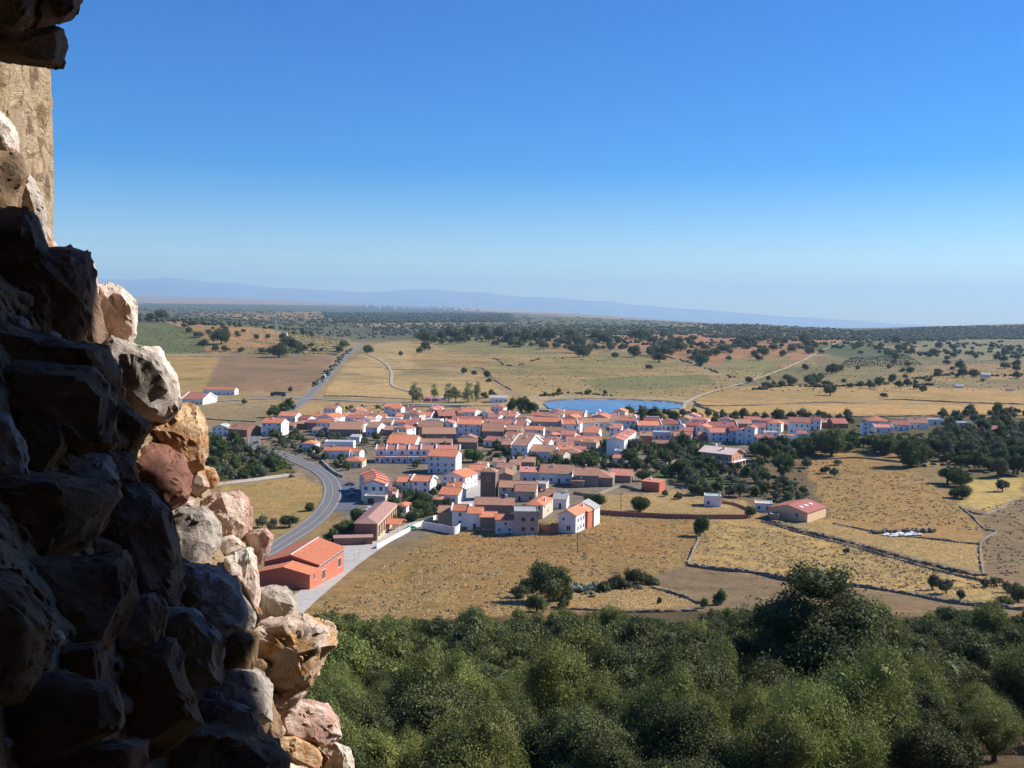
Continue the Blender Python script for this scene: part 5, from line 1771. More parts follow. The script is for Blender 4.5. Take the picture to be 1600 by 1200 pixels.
def tree_at(P, kind, R, lod=None, label=None, group=None, sz=None, text=None, trunk=True, cat=None):
    if lod is None:
        ppx = R * F / P[1]
        lod = 'H' if ppx > 55 else ('M' if ppx > 13 else 'L')
    nm, words_ = NAMES[kind]
    kind = {'past': 'holm', 'grove': 'green'}.get(kind, kind)
    cm, tm = proto((kind, lod, tr_.randrange(4 if lod == 'M' else 3)))
    t = root(nm, label, cat or ('shrub' if kind == 'bush' else 'tree'), tuple(P), tr_.uniform(0, 6.28), group)
    s = (R * tr_.uniform(0.88, 1.14), R * tr_.uniform(0.88, 1.14), R * (sz or tr_.uniform(0.78, 1.25)))
    t.scale = s
    c = link('crown', cm, t)
    if trunk:
        link('trunk', tm, t)
    if not label:
        later_label(t, ('large ' if R > 4.2 else ('small ' if R < 2.7 else '')) + (text or words_), 'tree', np.array(P) + np.array([0, 0, R]))
    return t


def tree_px(px, py, kind, wpx, **k):
    """px, py: foot of the tree in the photo; wpx: crown width in photo pixels"""
    P = hit(px, py)
    return tree_at(P, kind, wpx / 2 * P[1] / F * (1.5 if kind == 'poplar' else 1.08), **k)


# trees one can tell apart in and around the village
T1 = [
    (1094, 838, 'green', 30, 'round dark green tree standing alone at the field corner with its shadow'),
    (1000, 799, 'green', 34, 'spreading green tree behind the long brick wall'),
    (930, 788, 'green', 27, 'dark green tree behind the white corner house'),
    (858, 940, 'holm', 62, 'large round oak in the clump left of the agave hedge'),
    (838, 956, 'holm', 38, 'small oak at the lower left of the agave clump'),
    (880, 952, 'holm', 20, 'small dark shrub-like oak under the large round oak'),
    (826, 925, 'bush', 34, 'low dark shrub at the left end of the agave clump'),
    (962, 919, 'holm', 26, 'round oak right of the agave hedge'),
    (990, 915, 'holm', 30, 'middle oak of the group right of the agave hedge'),
    (1008, 912, 'holm', 26, 'rightmost oak of the group right of the agave hedge'),
    (812, 934, 'bush', 30, 'low shrub at the far left of the agave clump'),
    (882, 938, 'bush', 34, 'dark shrub joining the big oak to the agave hedge'),
    (944, 924, 'bush', 24, 'low shrub at the right end of the agaves'),
    (976, 920, 'bush', 26, 'low shrub filling the group right of the agaves'),
    (1018, 914, 'bush', 22, 'last low shrub at the right end of the hedge'),
    (1030, 944, 'green', 11, 'thin upright little tree standing alone in the dry strip'),
    (1126, 945, 'green', 24, 'bright green tree at the edge of the wood below the field walls'),
    (1100, 950, 'green', 16, 'small bright green tree left of the larger bright green one'),
    (1322, 866, 'olive', 12, 'lone small tree in the yellow field above the big oak'),
    (1456, 922, 'olive', 26, 'left olive of the group at the lower field edge'),
    (1478, 928, 'olive', 28, 'middle olive of the group at the lower field edge'),
    (1500, 938, 'olive', 22, 'right olive of the group at the lower field edge'),
    (1540, 918, 'olive', 20, 'olive at the end of the pale stone wall'),
    (1556, 916, 'olive', 22, 'olive between the wall end and the frame edge trees'),
    (1574, 926, 'olive', 22, 'small olive near the lower right wall'),
    (1590, 940, 'holm', 34, 'dark oak beside the lower right wall'),
    (1570, 945, 'bush', 26, 'dark shrub under the lower right wall'),
    (740, 722, 'green', 30, 'round light green tree among the village roofs'),
    (548, 832, 'green', 30, 'dark green tree in front of the brick school, upper of the row'),
    (530, 836, 'green', 28, 'dark green tree between the road bend and the school'),
    (520, 845, 'green', 24, 'dark green tree nearest the orange hall in the row'),
    (556, 818, 'green', 26, 'dark green tree beside the parking area'),
    (484, 798, 'bush', 18, 'dark shrub beside the road bend'),
    (452, 824, 'holm', 32, 'round dark oak inside the road bend'),
    (425, 828, 'olive', 20, 'grey-green olive inside the road bend'),
    (410, 824, 'olive', 22, 'low olive beside the pinkish stone inside the bend'),
    (434, 912, 'olive', 30, 'olive shrub in the shade of the orange hall'),
    (452, 640, 'green', 18, 'green tree at the upper end of the roadside clump'),
    (440, 646, 'green', 22, 'middle green tree of the roadside clump'),
    (428, 652, 'green', 24, 'green tree at the lower end of the roadside clump'),
    (453, 613, 'green', 9, 'lone small tree in the ploughed field corner'),
    (382, 632, 'green', 9, 'small green tree below the cross road'),
    (1290, 740, 'olive', 17, 'left tree of the pair in the sloping dry field'),
    (1303, 746, 'olive', 17, 'right tree of the pair in the sloping dry field'),
    (1261, 731, 'olive', 21, 'tree at the left edge of the sloping dry field'),
    (1308, 727, 'olive', 15, 'upper small tree in the sloping dry field'),
    (1222, 745, 'green', 36, 'big dark tree above the red-roofed barn'),
    (1298, 712, 'green', 50, 'great dark tree below the right end houses'),
    (1250, 710, 'green', 34, 'dark tree below the white block with red roof'),
    (1424, 728, 'green', 44, 'big dark tree casting a shadow on the dry slope'),
    (1480, 755, 'green', 34, 'left tree of the pair above the long shadow'),
    (1500, 760, 'green', 40, 'right tree of the pair above the long shadow'),
    (1503, 778, 'green', 30, 'lowest tree of the clump above the crooked wall'),
    (1566, 768, 'olive', 22, 'olive in the small pale yellow field'),
    (1560, 745, 'olive', 34, 'wide olive behind the small pale yellow field'),
    (1545, 735, 'green', 34, 'dark tree behind the small pale yellow field'),
    (1590, 742, 'green', 34, 'dark tree at the frame edge behind the pale field'),
    (1041, 745, 'green', 22, 'dark tree between the pink and the red shed'),
    (1004, 752, 'green', 26, 'dark tree behind the red shed'),
    (1038, 776, 'green', 14, 'left small tree of the pair below the red shed'),
    (1060, 780, 'green', 16, 'right small tree of the pair below the red shed'),
    (1098, 770, 'olive', 24, 'grey-green tree behind the mint-roofed hut'),
    (1172, 808, 'green', 20, 'dark green tree at the wall end left of the barn'),
    (645, 628, 'poplar', 11, 'leftmost poplar of the row by the playground'),
    (655, 628, 'poplar', 9, 'second poplar from the left by the playground'),
    (679, 622, 'poplar', 9, 'third poplar from the left by the playground'),
    (701, 628, 'poplar', 12, 'fourth poplar from the left by the playground'),
    (712, 628, 'poplar', 11, 'fifth poplar from the left by the playground'),
    (731, 629, 'poplar', 13, 'sixth poplar from the left by the playground'),
    (744, 627, 'poplar', 11, 'rightmost poplar of the row by the playground'),
    (757, 622, 'green', 14, 'dark tree at the left of the white hut behind the poplars'),
    (768, 621, 'green', 16, 'dark tree beside the white hut behind the poplars'),
    (800, 643, 'green', 20, 'left dark tree between the village and the reservoir'),
    (815, 645, 'green', 26, 'middle dark tree between the village and the reservoir'),
    (832, 644, 'green', 22, 'right dark tree between the village and the reservoir'),
    (983, 649, 'green', 20, 'green tree on the near shore of the reservoir'),
    (1003, 656, 'green', 22, 'left dark tree below the shore field'),
    (1020, 656, 'green', 24, 'right dark tree below the shore field'),
    (1067, 650, 'green', 12, 'lone tree on the yellow field right of the reservoir'),
]
for x, y, kd, wpx, lb in T1:
    tree_px(x, y, kd, wpx, label=lb, sz=0.95 if kd == 'poplar' else None)


def scatter(poly, n, kinds, rmin, rmax, mind, avoid=4.0, group=None, shared=None, seed=1, tries=40, lod=None, trunk=True, area=False):
    """n trees inside a polygon of photo pixels, not closer than mind (metres) to each other"""
    r = random.Random(seed)
    xs_ = [p[0] for p in poly]
    ys_ = [p[1] for p in poly]
    out = []
    for _ in range(n * tries):
        if len(out) >= n:
            break
        x, y = r.uniform(min(xs_), max(xs_)), r.uniform(min(ys_), max(ys_))
        if not in_poly(np.array([x]), np.array([y]), poly)[0]:
            continue
        P = hit(x, y)
        if any((P[0] - q[0]) ** 2 + (P[1] - q[1]) ** 2 < mind * mind for q in out):
            continue
        if any(abs(P[0] - h_[0]) + abs(P[1] - h_[1] - h_[2] * 0.5) < h_[2] + avoid for h_ in HOUSES):
            continue
        if np.min(np.hypot(Lm[:, 0] - P[0], Lm[:, 1] - P[1])) < 8:
            continue
        out.append(P)
        tree_at(P, r.choice(kinds), r.uniform(rmin, rmax), group=group, label=shared, lod=lod, trunk=trunk)
    return out


scatter([(480, 662), (700, 652), (1000, 664), (990, 690), (900, 730), (760, 728), (600, 735), (500, 690)], 60, ['green', 'green', 'olive'], 1.5, 3.0, 7, avoid=-2.0, group='garden trees between the village houses', seed=17)
G1 = 'trees in the orchard by the road bend'
scatter([(320, 690), (400, 684), (420, 712), (445, 735), (440, 745), (330, 752), (310, 740)], 46, ['green', 'olive', 'green'], 2.4, 4.4, 5, group=G1, seed=2)
scatter([(410, 700), (440, 690), (500, 706), (540, 716), (545, 740), (500, 722), (430, 706)], 22, ['green', 'olive'], 1.8, 3.0, 5, group='garden trees beside the road', seed=3)
scatter([(420, 680), (500, 678), (590, 686), (600, 700), (540, 700), (430, 696)], 26, ['green', 'olive'], 2.0, 3.4, 6, group='garden trees of the upper village', seed=4)
scatter([(620, 765), (690, 770), (700, 800), (660, 812), (610, 822), (600, 800)], 26, ['green', 'olive', 'green'], 1.8, 3.3, 4.5, group='garden trees behind the white wall', seed=5)
scatter([(775, 700), (860, 715), (900, 712), (960, 722), (960, 735), (880, 732), (800, 730), (760, 715)], 36, ['green'], 1.8, 3.6, 4.2, group='garden trees in the middle of the village', seed=6)
scatter([(985, 700), (1100, 692), (1110, 720), (1100, 760), (1040, 740), (960, 735)], 64, ['green', 'olive', 'green'], 2.2, 4.6, 4.6, group='trees in the gardens left of the villa', seed=7)
scatter([(1060, 745), (1110, 735), (1190, 730), (1200, 775), (1150, 780), (1090, 775)], 44, ['green', 'olive'], 1.8, 3.8, 4.2, group='trees in the gardens below the villa', seed=8)
scatter([(1170, 700), (1230, 695), (1340, 690), (1340, 705), (1230, 722), (1180, 722)], 34, ['green', 'olive', 'green'], 2.4, 5.0, 5, group='trees below the right end houses', seed=9)
scatter([(1225, 755), (1262, 772), (1262, 785), (1210, 785), (1205, 765)], 20, ['green', 'olive'], 1.6, 2.8, 4, group='bushes above the barn', seed=10)
scatter([(1330, 697), (1470, 694), (1492, 676), (1700, 672), (1700, 730), (1500, 728), (1440, 718), (1340, 706)], 150, ['grove', 'olive', 'grove', 'grove'], 3.2, 5.8, 5.6, group='trees of the olive grove', seed=11)
scatter([(1470, 648), (1700, 642), (1700, 672), (1480, 676)], 50, ['grove', 'olive'], 2.8, 4.8, 8, group='trees of the olive grove', seed=12)
scatter([(1010, 648), (1170, 652), (1330, 652), (1330, 662), (1200, 662), (1010, 660)], 55, ['grove', 'grove', 'olive'], 2.4, 4.2, 8, group='trees behind the right-hand houses', seed=13)
scatter([(840, 612), (960, 614), (955, 619), (850, 620)], 9, ['green'], 1.8, 3.0, 8, group='shrubs beyond the reservoir', seed=14)
scatter([(525, 636), (640, 638), (640, 644), (530, 642)], 10, ['green', 'olive'], 1.6, 2.6, 9, group='shrubs below the cross road', seed=15)
scatter([(490, 600), (548, 545), (560, 545), (506, 604)], 16, ['holm', 'green'], 2.4, 4.0, 9, shared='dark roadside tree left of the straight road', group='trees beside the straight road', seed=16)

# open oak pasture beyond the reservoir: the trees that can be told apart
OAKS = [(236, 502, 16), (214, 503, 14), (252, 500, 18), (288, 512, 12), (296, 520, 12), (302, 508, 11), (326, 522, 9), (310, 527, 14), (346, 538, 26), (352, 520, 11), (318, 541, 14), (337, 549, 12), (352, 549, 14),
        (400, 530, 10), (377, 550, 12), (436, 559, 28), (422, 553, 14), (410, 552, 14), (448, 541, 18), (460, 546, 20), (472, 550, 18), (442, 532, 14), (492, 550, 10), (542, 541, 8), (530, 551, 14), (536, 544, 14),
        (575, 552, 18), (626, 556, 8), (656, 552, 12), (664, 548, 16), (668, 536, 20), (660, 532, 16), (705, 527, 24), (716, 530, 18), (690, 530, 18), (735, 526, 20), (757, 525, 18), (780, 528, 22), (796, 534, 18), (805, 542, 22), (822, 534, 18),
        (838, 530, 16), (858, 532, 18), (850, 545, 16), (868, 544, 14), (895, 534, 22), (906, 545, 22), (898, 552, 20), (912, 558, 24), (930, 530, 14), (943, 536, 18), (955, 548, 14), (960, 559, 12), (990, 558, 20), (1014, 577, 12),
        (1000, 531, 20), (1020, 536, 14), (1036, 558, 26), (1030, 566, 22), (1044, 546, 22), (1058, 542, 20), (1064, 548, 18), (1078, 540, 16), (1097, 570, 24), (1090, 558, 22), (1106, 560, 20), (1118, 556, 18), (1130, 551, 18), (1096, 543, 13),
        (1140, 552, 14), (1156, 541, 16), (1172, 538, 20), (1166, 545, 16), (1178, 558, 14), (1192, 556, 18), (1208, 548, 18), (1186, 534, 14), (1212, 536, 16), (1237, 550, 14), (1265, 553, 14), (1256, 537, 18), (1262, 543, 14), (1274, 543, 10),
        (1283, 552, 10), (1334, 546, 9), (1376, 545, 12), (1390, 556, 16), (1398, 562, 14), (1386, 552, 10), (1412, 549, 10), (1424, 554, 12), (1418, 541, 9), (1456, 552, 12), (1480, 562, 10), (1490, 559, 12), (1524, 560, 10), (1570, 555, 16), (1590, 562, 10),
        (1550, 545, 10), (1258, 578, 12), (1236, 602, 18), (1222, 604, 14), (1200, 606, 12), (1264, 600, 18), (1282, 592, 12), (1290, 602, 12), (1297, 618, 20), (1340, 578, 8), (1300, 584, 20), (1312, 580, 12), (1442, 612, 12), (1466, 584, 14), (1500, 578, 16), (1570, 576, 16), (1380, 621, 12), (1504, 590, 18), (1520, 590, 16), (1405, 606, 14), (1418, 604, 14), (1432, 608, 12), (1360, 607, 14), (1345, 605, 14), (1375, 603, 16), (1330, 606, 12), (740, 586, 10), (760, 590, 12), (764, 598, 10), (725, 584, 12), (830, 541, 10)]
for x, y, wpx in OAKS:
    tree_px(x, y, 'past', wpx * 1.0, lod='M' if wpx > 17 else 'L', group='oaks in the far pastures', label=None)
er = random.Random(99)
for poly, n_, lo_, hi_ in [([(650, 522), (1040, 526), (1040, 560), (820, 545), (660, 538)], 55, 9, 17), ([(1040, 526), (1340, 532), (1280, 556), (1170, 565), (1060, 575)], 30, 8, 15), ([(1340, 535), (1600, 540), (1600, 600), (1330, 600)], 40, 7, 14), ([(330, 506), (540, 526), (530, 553), (330, 552)], 16, 6, 11), ([(1150, 596), (1340, 586), (1330, 606), (1180, 608)], 14, 8, 13)]:
    c_ = 0
    while c_ < n_:
        x, y = er.uniform(poly[0][0], poly[2][0] if poly[2][0] > poly[0][0] + 50 else poly[1][0]), er.uniform(505, 610)
        if in_poly(np.array([x]), np.array([y]), poly)[0]:
            tree_px(x, y, 'past', er.uniform(lo_, hi_), lod='L', group='oaks in the far pastures')
            c_ += 1
TALL = root('radio_mast', 'thin pale radio mast on the far oak-dotted hill', 'mast', tuple(hit(432, 523)))
Pm = hit(432, 523)
MB().tube([(0, 0, -1), (0, 0, 38 * Pm[1] / F)], [0.9, 0.5], 5).build('mast_shaft', M_STEEL, TALL)
for k in (0.25, 0.5, 0.75):
    MB().box(-1.3, 1.3, -1.3, 1.3, k * 38 * Pm[1] / F, k * 38 * Pm[1] / F + 0.8).build('platform', M_STEEL, TALL)

# far woods that read as one mass
def tree_mass(name, polys, size, label, mat, seed):
    r = np.random.default_rng(seed)
    iv, iF = ico(1)
    Vs, Fs, k = [], [], 0
    for poly, n in polys:
        xs_ = np.array([p[0] for p in poly])
        ys_ = np.array([p[1] for p in poly])
        c = 0
        while c < n:
            x, y = r.uniform(xs_.min(), xs_.max()), r.uniform(ys_.min(), ys_.max())
            c += 1
            if not in_poly(np.array([x]), np.array([y]), poly)[0]:
                continue
            P = hit(x, y)
            if P[1] > 38000 or P[1] < 1300:
                continue
            for q in range(int(r.integers(1, 4))):
                R = size * r.uniform(0.6, 1.3) * (1 + max(0, P[1] - 4000) / 9000)
                off = r.normal(size=2) * R * 1.1
                px_, py_ = P[0] + off[0], P[1] + off[1]
                z = H(px_, py_)[0]
                V = iv * (1 + r.uniform(-0.25, 0.25, (len(iv), 1))) * np.array([R, R, R * 0.75]) + [px_, py_, z + R * 0.55]
                Vs.append(V)
                Fs.append(iF + k)
                k += len(iv)
    me = mesh_np(name, np.concatenate(Vs), np.concatenate(Fs), [mat])
    return tag(link(name, me), label, 'woodland', kind='stuff')


tree_mass('oak_woodland', [
    ([(190, 480), (520, 488), (560, 506), (560, 512), (190, 500)], 900), ([(190, 495), (420, 500), (540, 516), (640, 526), (560, 530), (430, 515), (200, 502)], 700),
    ([(560, 506), (760, 506), (1100, 512), (1100, 524), (900, 524), (700, 524), (600, 526)], 1400), ([(640, 520), (1040, 524), (1040, 534), (640, 534)], 260),
    ([(700, 492), (900, 496), (1160, 508), (1160, 520), (900, 512), (760, 505)], 700), ([(1100, 506), (1280, 508), (1340, 520), (1500, 520), (1500, 534), (1300, 532), (1100, 528)], 2000),
    ([(1340, 518), (1440, 512), (1620, 508), (1620, 530), (1400, 530)], 3000), ([(1300, 535), (1620, 535), (1620, 560), (1400, 556)], 140), ([(860, 530), (1340, 530), (1340, 545), (900, 545)], 120)],
    4.2, 'dark oak woodland covering the far plain and hills', FM['far'], 31)
tree_mass('forest_band', [([(505, 489), (800, 491), (800, 503), (560, 505), (520, 503)], 1500)], 6.5, 'flat dark forest band below the distant town', FM['far'], 32)

# the wood on the castle slope
WOOD = [(470, 985), (520, 974), (600, 979), (700, 976), (800, 975), (900, 973), (1000, 972), (1100, 973), (1140, 964), (1240, 968), (1350, 980), (1450, 980), (1600, 970), (1700, 966), (1700, 1500), (380, 1500), (380, 1200), (470, 1060)]
GAPS = [[(1400, 1085), (1480, 1050), (1600, 1040), (1720, 1060), (1800, 1500), (1300, 1500), (1350, 1200)], [(985, 1100), (1050, 1090), (1060, 1150), (1000, 1160)], [(800, 1090), (850, 1080), (860, 1110), (810, 1120)], [(1120, 1150), (1160, 1140), (1170, 1200), (1130, 1220)]]
wr = random.Random(77)
cand = []
placed = []
Ywood = []
grid_cells = {}
for _ in range(42000):
    Yc = 20 + (212 - 20) * wr.random() ** 0.65
    a_ = wr.uniform(-0.30, 0.60)
    X = a_ * Yc
    z = H(X, Yc)[0]
    px, py = project(np.array([[X, Yc, z]]))
    if not in_poly(px, py, WOOD)[0]:
        continue
    if py[0] < 992 and math.sin(X * 0.35) + math.sin(X * 0.13 + 1) < 0.1 * (992 - py[0]) - 1.4:
        continue
    if Yc < 60 and px[0] > 1300 and wr.random() < 0.55:
        continue
    if Yc < 34:
        continue
    R = wr.choice([wr.uniform(1.5, 2.2), wr.uniform(2.0, 3.2), wr.uniform(2.6, 4.0)]) * (0.74 if Yc > 150 else (1.0 if Yc > 80 else 0.85))
    if any(in_poly(px, py, g_)[0] for g_ in GAPS) and wr.random() < 0.97:
        continue
    ok = True
    for (x2, y2, r2) in placed[-3000:]:
        if (x2 - X) ** 2 + (y2 - Yc) ** 2 < (0.74 * (R + r2)) ** 2:
            ok = False
            break
    if ok:
        placed.append((X, Yc, R))
placed.sort(key=lambda q: q[1])
print('wood trees', len(placed))
wood_labels = {}
cnt = {'holm': 0, 'wild': 0, 'bush': 0}
rest = []
ZL = [(60, 'in the lowest wood'), (95, 'in the lower wood'), (140, 'in the upper wood'), (400, 'at the wood edge')]
for (X, Yc, R) in placed:
    k = wr.random()
    kd = 'wild' if k < (0.45 if Yc < 100 else 0.25) else ('bush' if k < 0.6 else 'holm')
    z = H(X, Yc)[0]
    if cnt[kd] >= 290:
        rest.append((X, Yc, z, R, kd))
        continue
    cnt[kd] += 1
    px, _ = project(np.array([[X, Yc, z]]))
    side = 'toward the left' if px[0] < 850 else ('below the big oak' if px[0] < 1250 else 'toward the right')
    zone = next(t for y_, t in ZL if Yc < y_)
    _t = tree_at((X, Yc, z - 0.1), kd, R, label='%s %s %s, %s' % ('small' if R < 2.0 else ('large' if R > 2.9 else 'medium'), NAMES[kd][1].replace(' tree', ''), zone, side), group='%s of the slope wood' % {'holm': 'holm oaks', 'wild': 'wild olives', 'bush': 'oak shrubs'}[kd],
            trunk=Yc < 80, lod='H' if Yc < 85 else 'M')
    wood_labels.setdefault(_t['label'], []).append((float(px[0]), _t))
for lb, its in wood_labels.items():
    its.sort(key=lambda q: q[0])
    if 1 < len(its) <= 99:
        for i, (_, o) in enumerate(its):
            o['label'] = '%s, %s from left' % (lb.replace('toward the left', 'left side').replace('toward the right', 'right side'), ORD[i])
print('counts', cnt, 'rest', len(rest))

# the wood goes on out of sight behind the castle wall
Vs_, Fs_, kk = [], [], 0
for _ in range(230):
    Yc = wr.uniform(48, 205)
    X = wr.uniform(-0.78, -0.31) * Yc
    m_ = proto(('holm', 'L', wr.randrange(3)))[0]
    v_ = np.empty(len(m_.vertices) * 3, np.float32)
    m_.vertices.foreach_get('co', v_)
    v_ = v_.reshape(-1, 3) * wr.uniform(2.2, 3.6) + [X, Yc, H(X, Yc)[0] - 0.1]
    Vs_.append(v_)
    Fs_ += [tuple(kk + i for i in p.vertices) for p in m_.polygons]
    kk += len(v_)
tag(link('slope_woodland', mesh_np('slope_woodland', np.concatenate(Vs_), Fs_, [FM['holm']])), 'holm oak wood continuing down the slope behind the castle wall', 'woodland', kind='stuff')

# the big oak
P = hit(1285, 1118)
t = root('big_holm_oak', 'huge dark holm oak rising above the wood and hiding the field edge', 'tree', (P[0], P[1], P[2]), 0.6)
s = 158 * P[1] / F
me = crown_mesh('crown', 5, 52000, 0.016, lobes=64, squash=1.05, base=0.9, mat='holm', spread=0.92, lob=0.215, core=0.6, drop=0.5, taper=0.22)
t.scale = (s, s, s * 0.72)
link('crown', me, t)
link('trunk', trunk_mesh(77, 1.0, 0.07, 12), t)


# dry grass tussocks over the nearer fields, and scrub dotting the pastures
M_TUFT = simple_mat('dry_grass_blades', (0.62, 0.47, 0.235), 0.25, 0.15, 0.9)
_nt = M_TUFT.node_tree
_tr = _nt.nodes.new('ShaderNodeBsdfTranslucent')
_tr.inputs[0].default_value = (0.60, 0.45, 0.23, 1)
_ms = _nt.nodes.new('ShaderNodeMixShader')
_ms.inputs[0].default_value = 0.5
_nt.links.new(_nt.nodes['Principled BSDF'].outputs[0], _ms.inputs[1])
_nt.links.new(_tr.outputs[0], _ms.inputs[2])
_nt.links.new(_ms.outputs[0], _nt.nodes['Material Output'].inputs[0])
M_WEED = simple_mat('dry_weeds', (0.34, 0.26, 0.15), 0.4, 0.2, 0.9)


M_GAPG = simple_mat('dry_gap_grass', (0.30, 0.21, 0.12), 0.4, 0.5, 0.9)


def tufts(name, polys, hgt, mat, label, seed, blades=4, wid=0.5):
    r = np.random.default_rng(seed)
    VV, c = [], 0
    for poly, n in polys:
        xs_ = np.array([p[0] for p in poly], float)
        ys_ = np.array([p[1] for p in poly], float)
        # pick in world space so that the cover is even on the ground
        W = np.array([hit(x, min(y, 1180))[:2] for x, y in poly])
        X = r.uniform(W[:, 0].min(), W[:, 0].max(), n * 3)
        Y = r.uniform(W[:, 1].min(), W[:, 1].max(), n * 3)
        Z = H(X, Y)
        px, py = project(np.stack([X, Y, Z], 1))
        ok = in_poly(px, py, poly)
        cl = np.sin(X / 3.1 + 2 * np.sin(Y / 5.7)) * np.sin(Y / 4.3 + X / 9.0) > r.uniform(-1, 0.6, len(X))
        ok &= cl
        X, Y, Z = X[ok][:n], Y[ok][:n], Z[ok][:n]
        for k in range(blades):
            a = r.uniform(0, math.pi * 2, len(X))
            h_ = hgt * r.uniform(0.5, 1.4, len(X))
            w_ = wid * r.uniform(0.4, 1.1, len(X))
            ox, oy = r.normal(size=len(X)) * wid * 0.5, r.normal(size=len(X)) * wid * 0.5
            lx, ly = r.normal(size=len(X)) * hgt * 0.35, r.normal(size=len(X)) * hgt * 0.35
            VV.append(np.stack([np.stack([X + ox - np.cos(a) * w_, Y + oy - np.sin(a) * w_, Z - 0.1], 1), np.stack([X + ox + np.cos(a) * w_, Y + oy + np.sin(a) * w_, Z - 0.1], 1), np.stack([X + ox + lx, Y + oy + ly, Z + h_], 1)], 1).reshape(-1, 3))
    V = np.concatenate(VV)
    me = mesh_np(name, V, np.arange(len(V)).reshape(-1, 3), [mat])
    return tag(link(name, me), label, 'grass', kind='stuff')


tufts('dry_grass', [([(450, 975), (560, 905), (700, 830), (930, 803), (1090, 812), (1085, 860), (1072, 885), (1020, 905), (900, 935), (810, 960), (600, 985)], 7200),
                    ([(1105, 812), (1190, 812), (1330, 850), (1535, 905), (1600, 920), (1600, 950), (1420, 925), (1240, 903), (1080, 882)], 9900),
                    ([(1190, 805), (1300, 815), (1400, 832), (1530, 850), (1535, 902), (1330, 850)], 4050),
                    ([(1240, 712), (1340, 705), (1440, 745), (1500, 795), (1535, 830), (1400, 835), (1300, 812)], 3150),
                    ([(930, 775), (1050, 770), (1170, 785), (1190, 805), (930, 800)], 2250),
                    ([(870, 930), (1020, 912), (1100, 945), (1000, 952), (870, 950)], 1575),
                    ([(360, 758), (500, 745), (515, 775), (500, 800), (420, 845)], 1575)], 0.2, M_TUFT, 'tufts of dry golden grass over the fields', 51)
tufts('weeds', [([(450, 975), (560, 905), (700, 830), (1090, 812), (1072, 885), (900, 935), (600, 985)], 810), ([(1105, 812), (1330, 850), (1600, 920), (1420, 925), (1080, 882)], 1170),
                ([(1535, 795), (1600, 780), (1700, 900), (1538, 900)], 675), ([(1240, 712), (1440, 745), (1535, 830), (1300, 812)], 1125), ([(1190, 815), (1535, 905), (1535, 912), (1200, 822)], 675)],
      0.34, M_WEED, 'brown withered weeds standing in the dry fields', 52)
tufts('slope_grass', [([(380, 985), (1700, 965), (1700, 1180), (380, 1180)], 40000)], 0.4, M_GAPG, 'dry brown grass in the gaps of the slope wood', 53, wid=0.1)


def scrub(polys, seed):
    r = np.random.default_rng(seed)
    iv, iF = ico(1)
    Vs, Fs, k = [], [], 0
    for poly, n, R0 in polys:
        xs_ = np.array([p[0] for p in poly])
        ys_ = np.array([p[1] for p in poly])
        for _ in range(n):
            x, y = r.uniform(xs_.min(), xs_.max()), r.uniform(ys_.min(), ys_.max())
            if not in_poly(np.array([x]), np.array([y]), poly)[0]:
                continue
            P = hit(x, y)
            R = R0 * r.uniform(0.4, 1.4)
            Vs.append(iv * (1 + r.uniform(-0.35, 0.35, (len(iv), 1))) * np.array([R, R, R * 0.6]) + P + [0, 0, R * 0.2])
            Fs.append(iF + k)
            k += len(iv)
    tag(link('scrub', mesh_np('scrub', np.concatenate(Vs), np.concatenate(Fs), [FM['olive']])), 'low grey-green scrub dotted over the pastures', 'scrub', kind='stuff')


scrub([([(640, 540), (900, 545), (1040, 560), (1140, 595), (1090, 620), (860, 618), (770, 590)], 1100, 0.8), ([(1150, 560), (1600, 560), (1600, 610), (1100, 615)], 900, 0.9),
       ([(190, 508), (330, 515), (330, 552), (190, 552)], 700, 1.0), ([(330, 505), (540, 530), (520, 556), (330, 552)], 260, 1.2), ([(520, 632), (640, 634), (640, 646), (520, 644)], 120, 0.7),
       ([(1000, 700), (1190, 700), (1200, 780), (1050, 765)], 420, 0.9), ([(410, 680), (600, 690), (540, 740), (430, 700)], 160, 0.8), ([(310, 690), (430, 690), (470, 745), (310, 752)], 300, 1.1),
       ([(1330, 680), (1600, 672), (1600, 745), (1440, 730)], 900, 1.2), ([(1170, 700), (1240, 700), (1270, 790), (1190, 785)], 260, 0.9), ([(860, 915), (1020, 905), (1010, 925), (870, 940)], 60, 0.8)], 61)

for x, y, w_, lb in [(1528, 1165, 60, 'bright yellow-green bush in the dry gap at the lower right'), (1478, 1200, 46, 'small bright bush in the dry gap beside the larger one'), (1560, 1130, 36, 'small pale bush at the top of the dry gap')]:
    tree_px(x, y, 'wild', w_, lod='M', label=lb, cat='shrub', sz=None)
tufts('gap_grass', [([(1400, 1070), (1600, 1050), (1640, 1180), (1390, 1180)], 60000), ([(970, 1085), (1060, 1080), (1070, 1175), (990, 1175)], 6000)], 0.3, M_GAPG, 'dry brown grass in the open gap at the lower right', 54, wid=0.09)



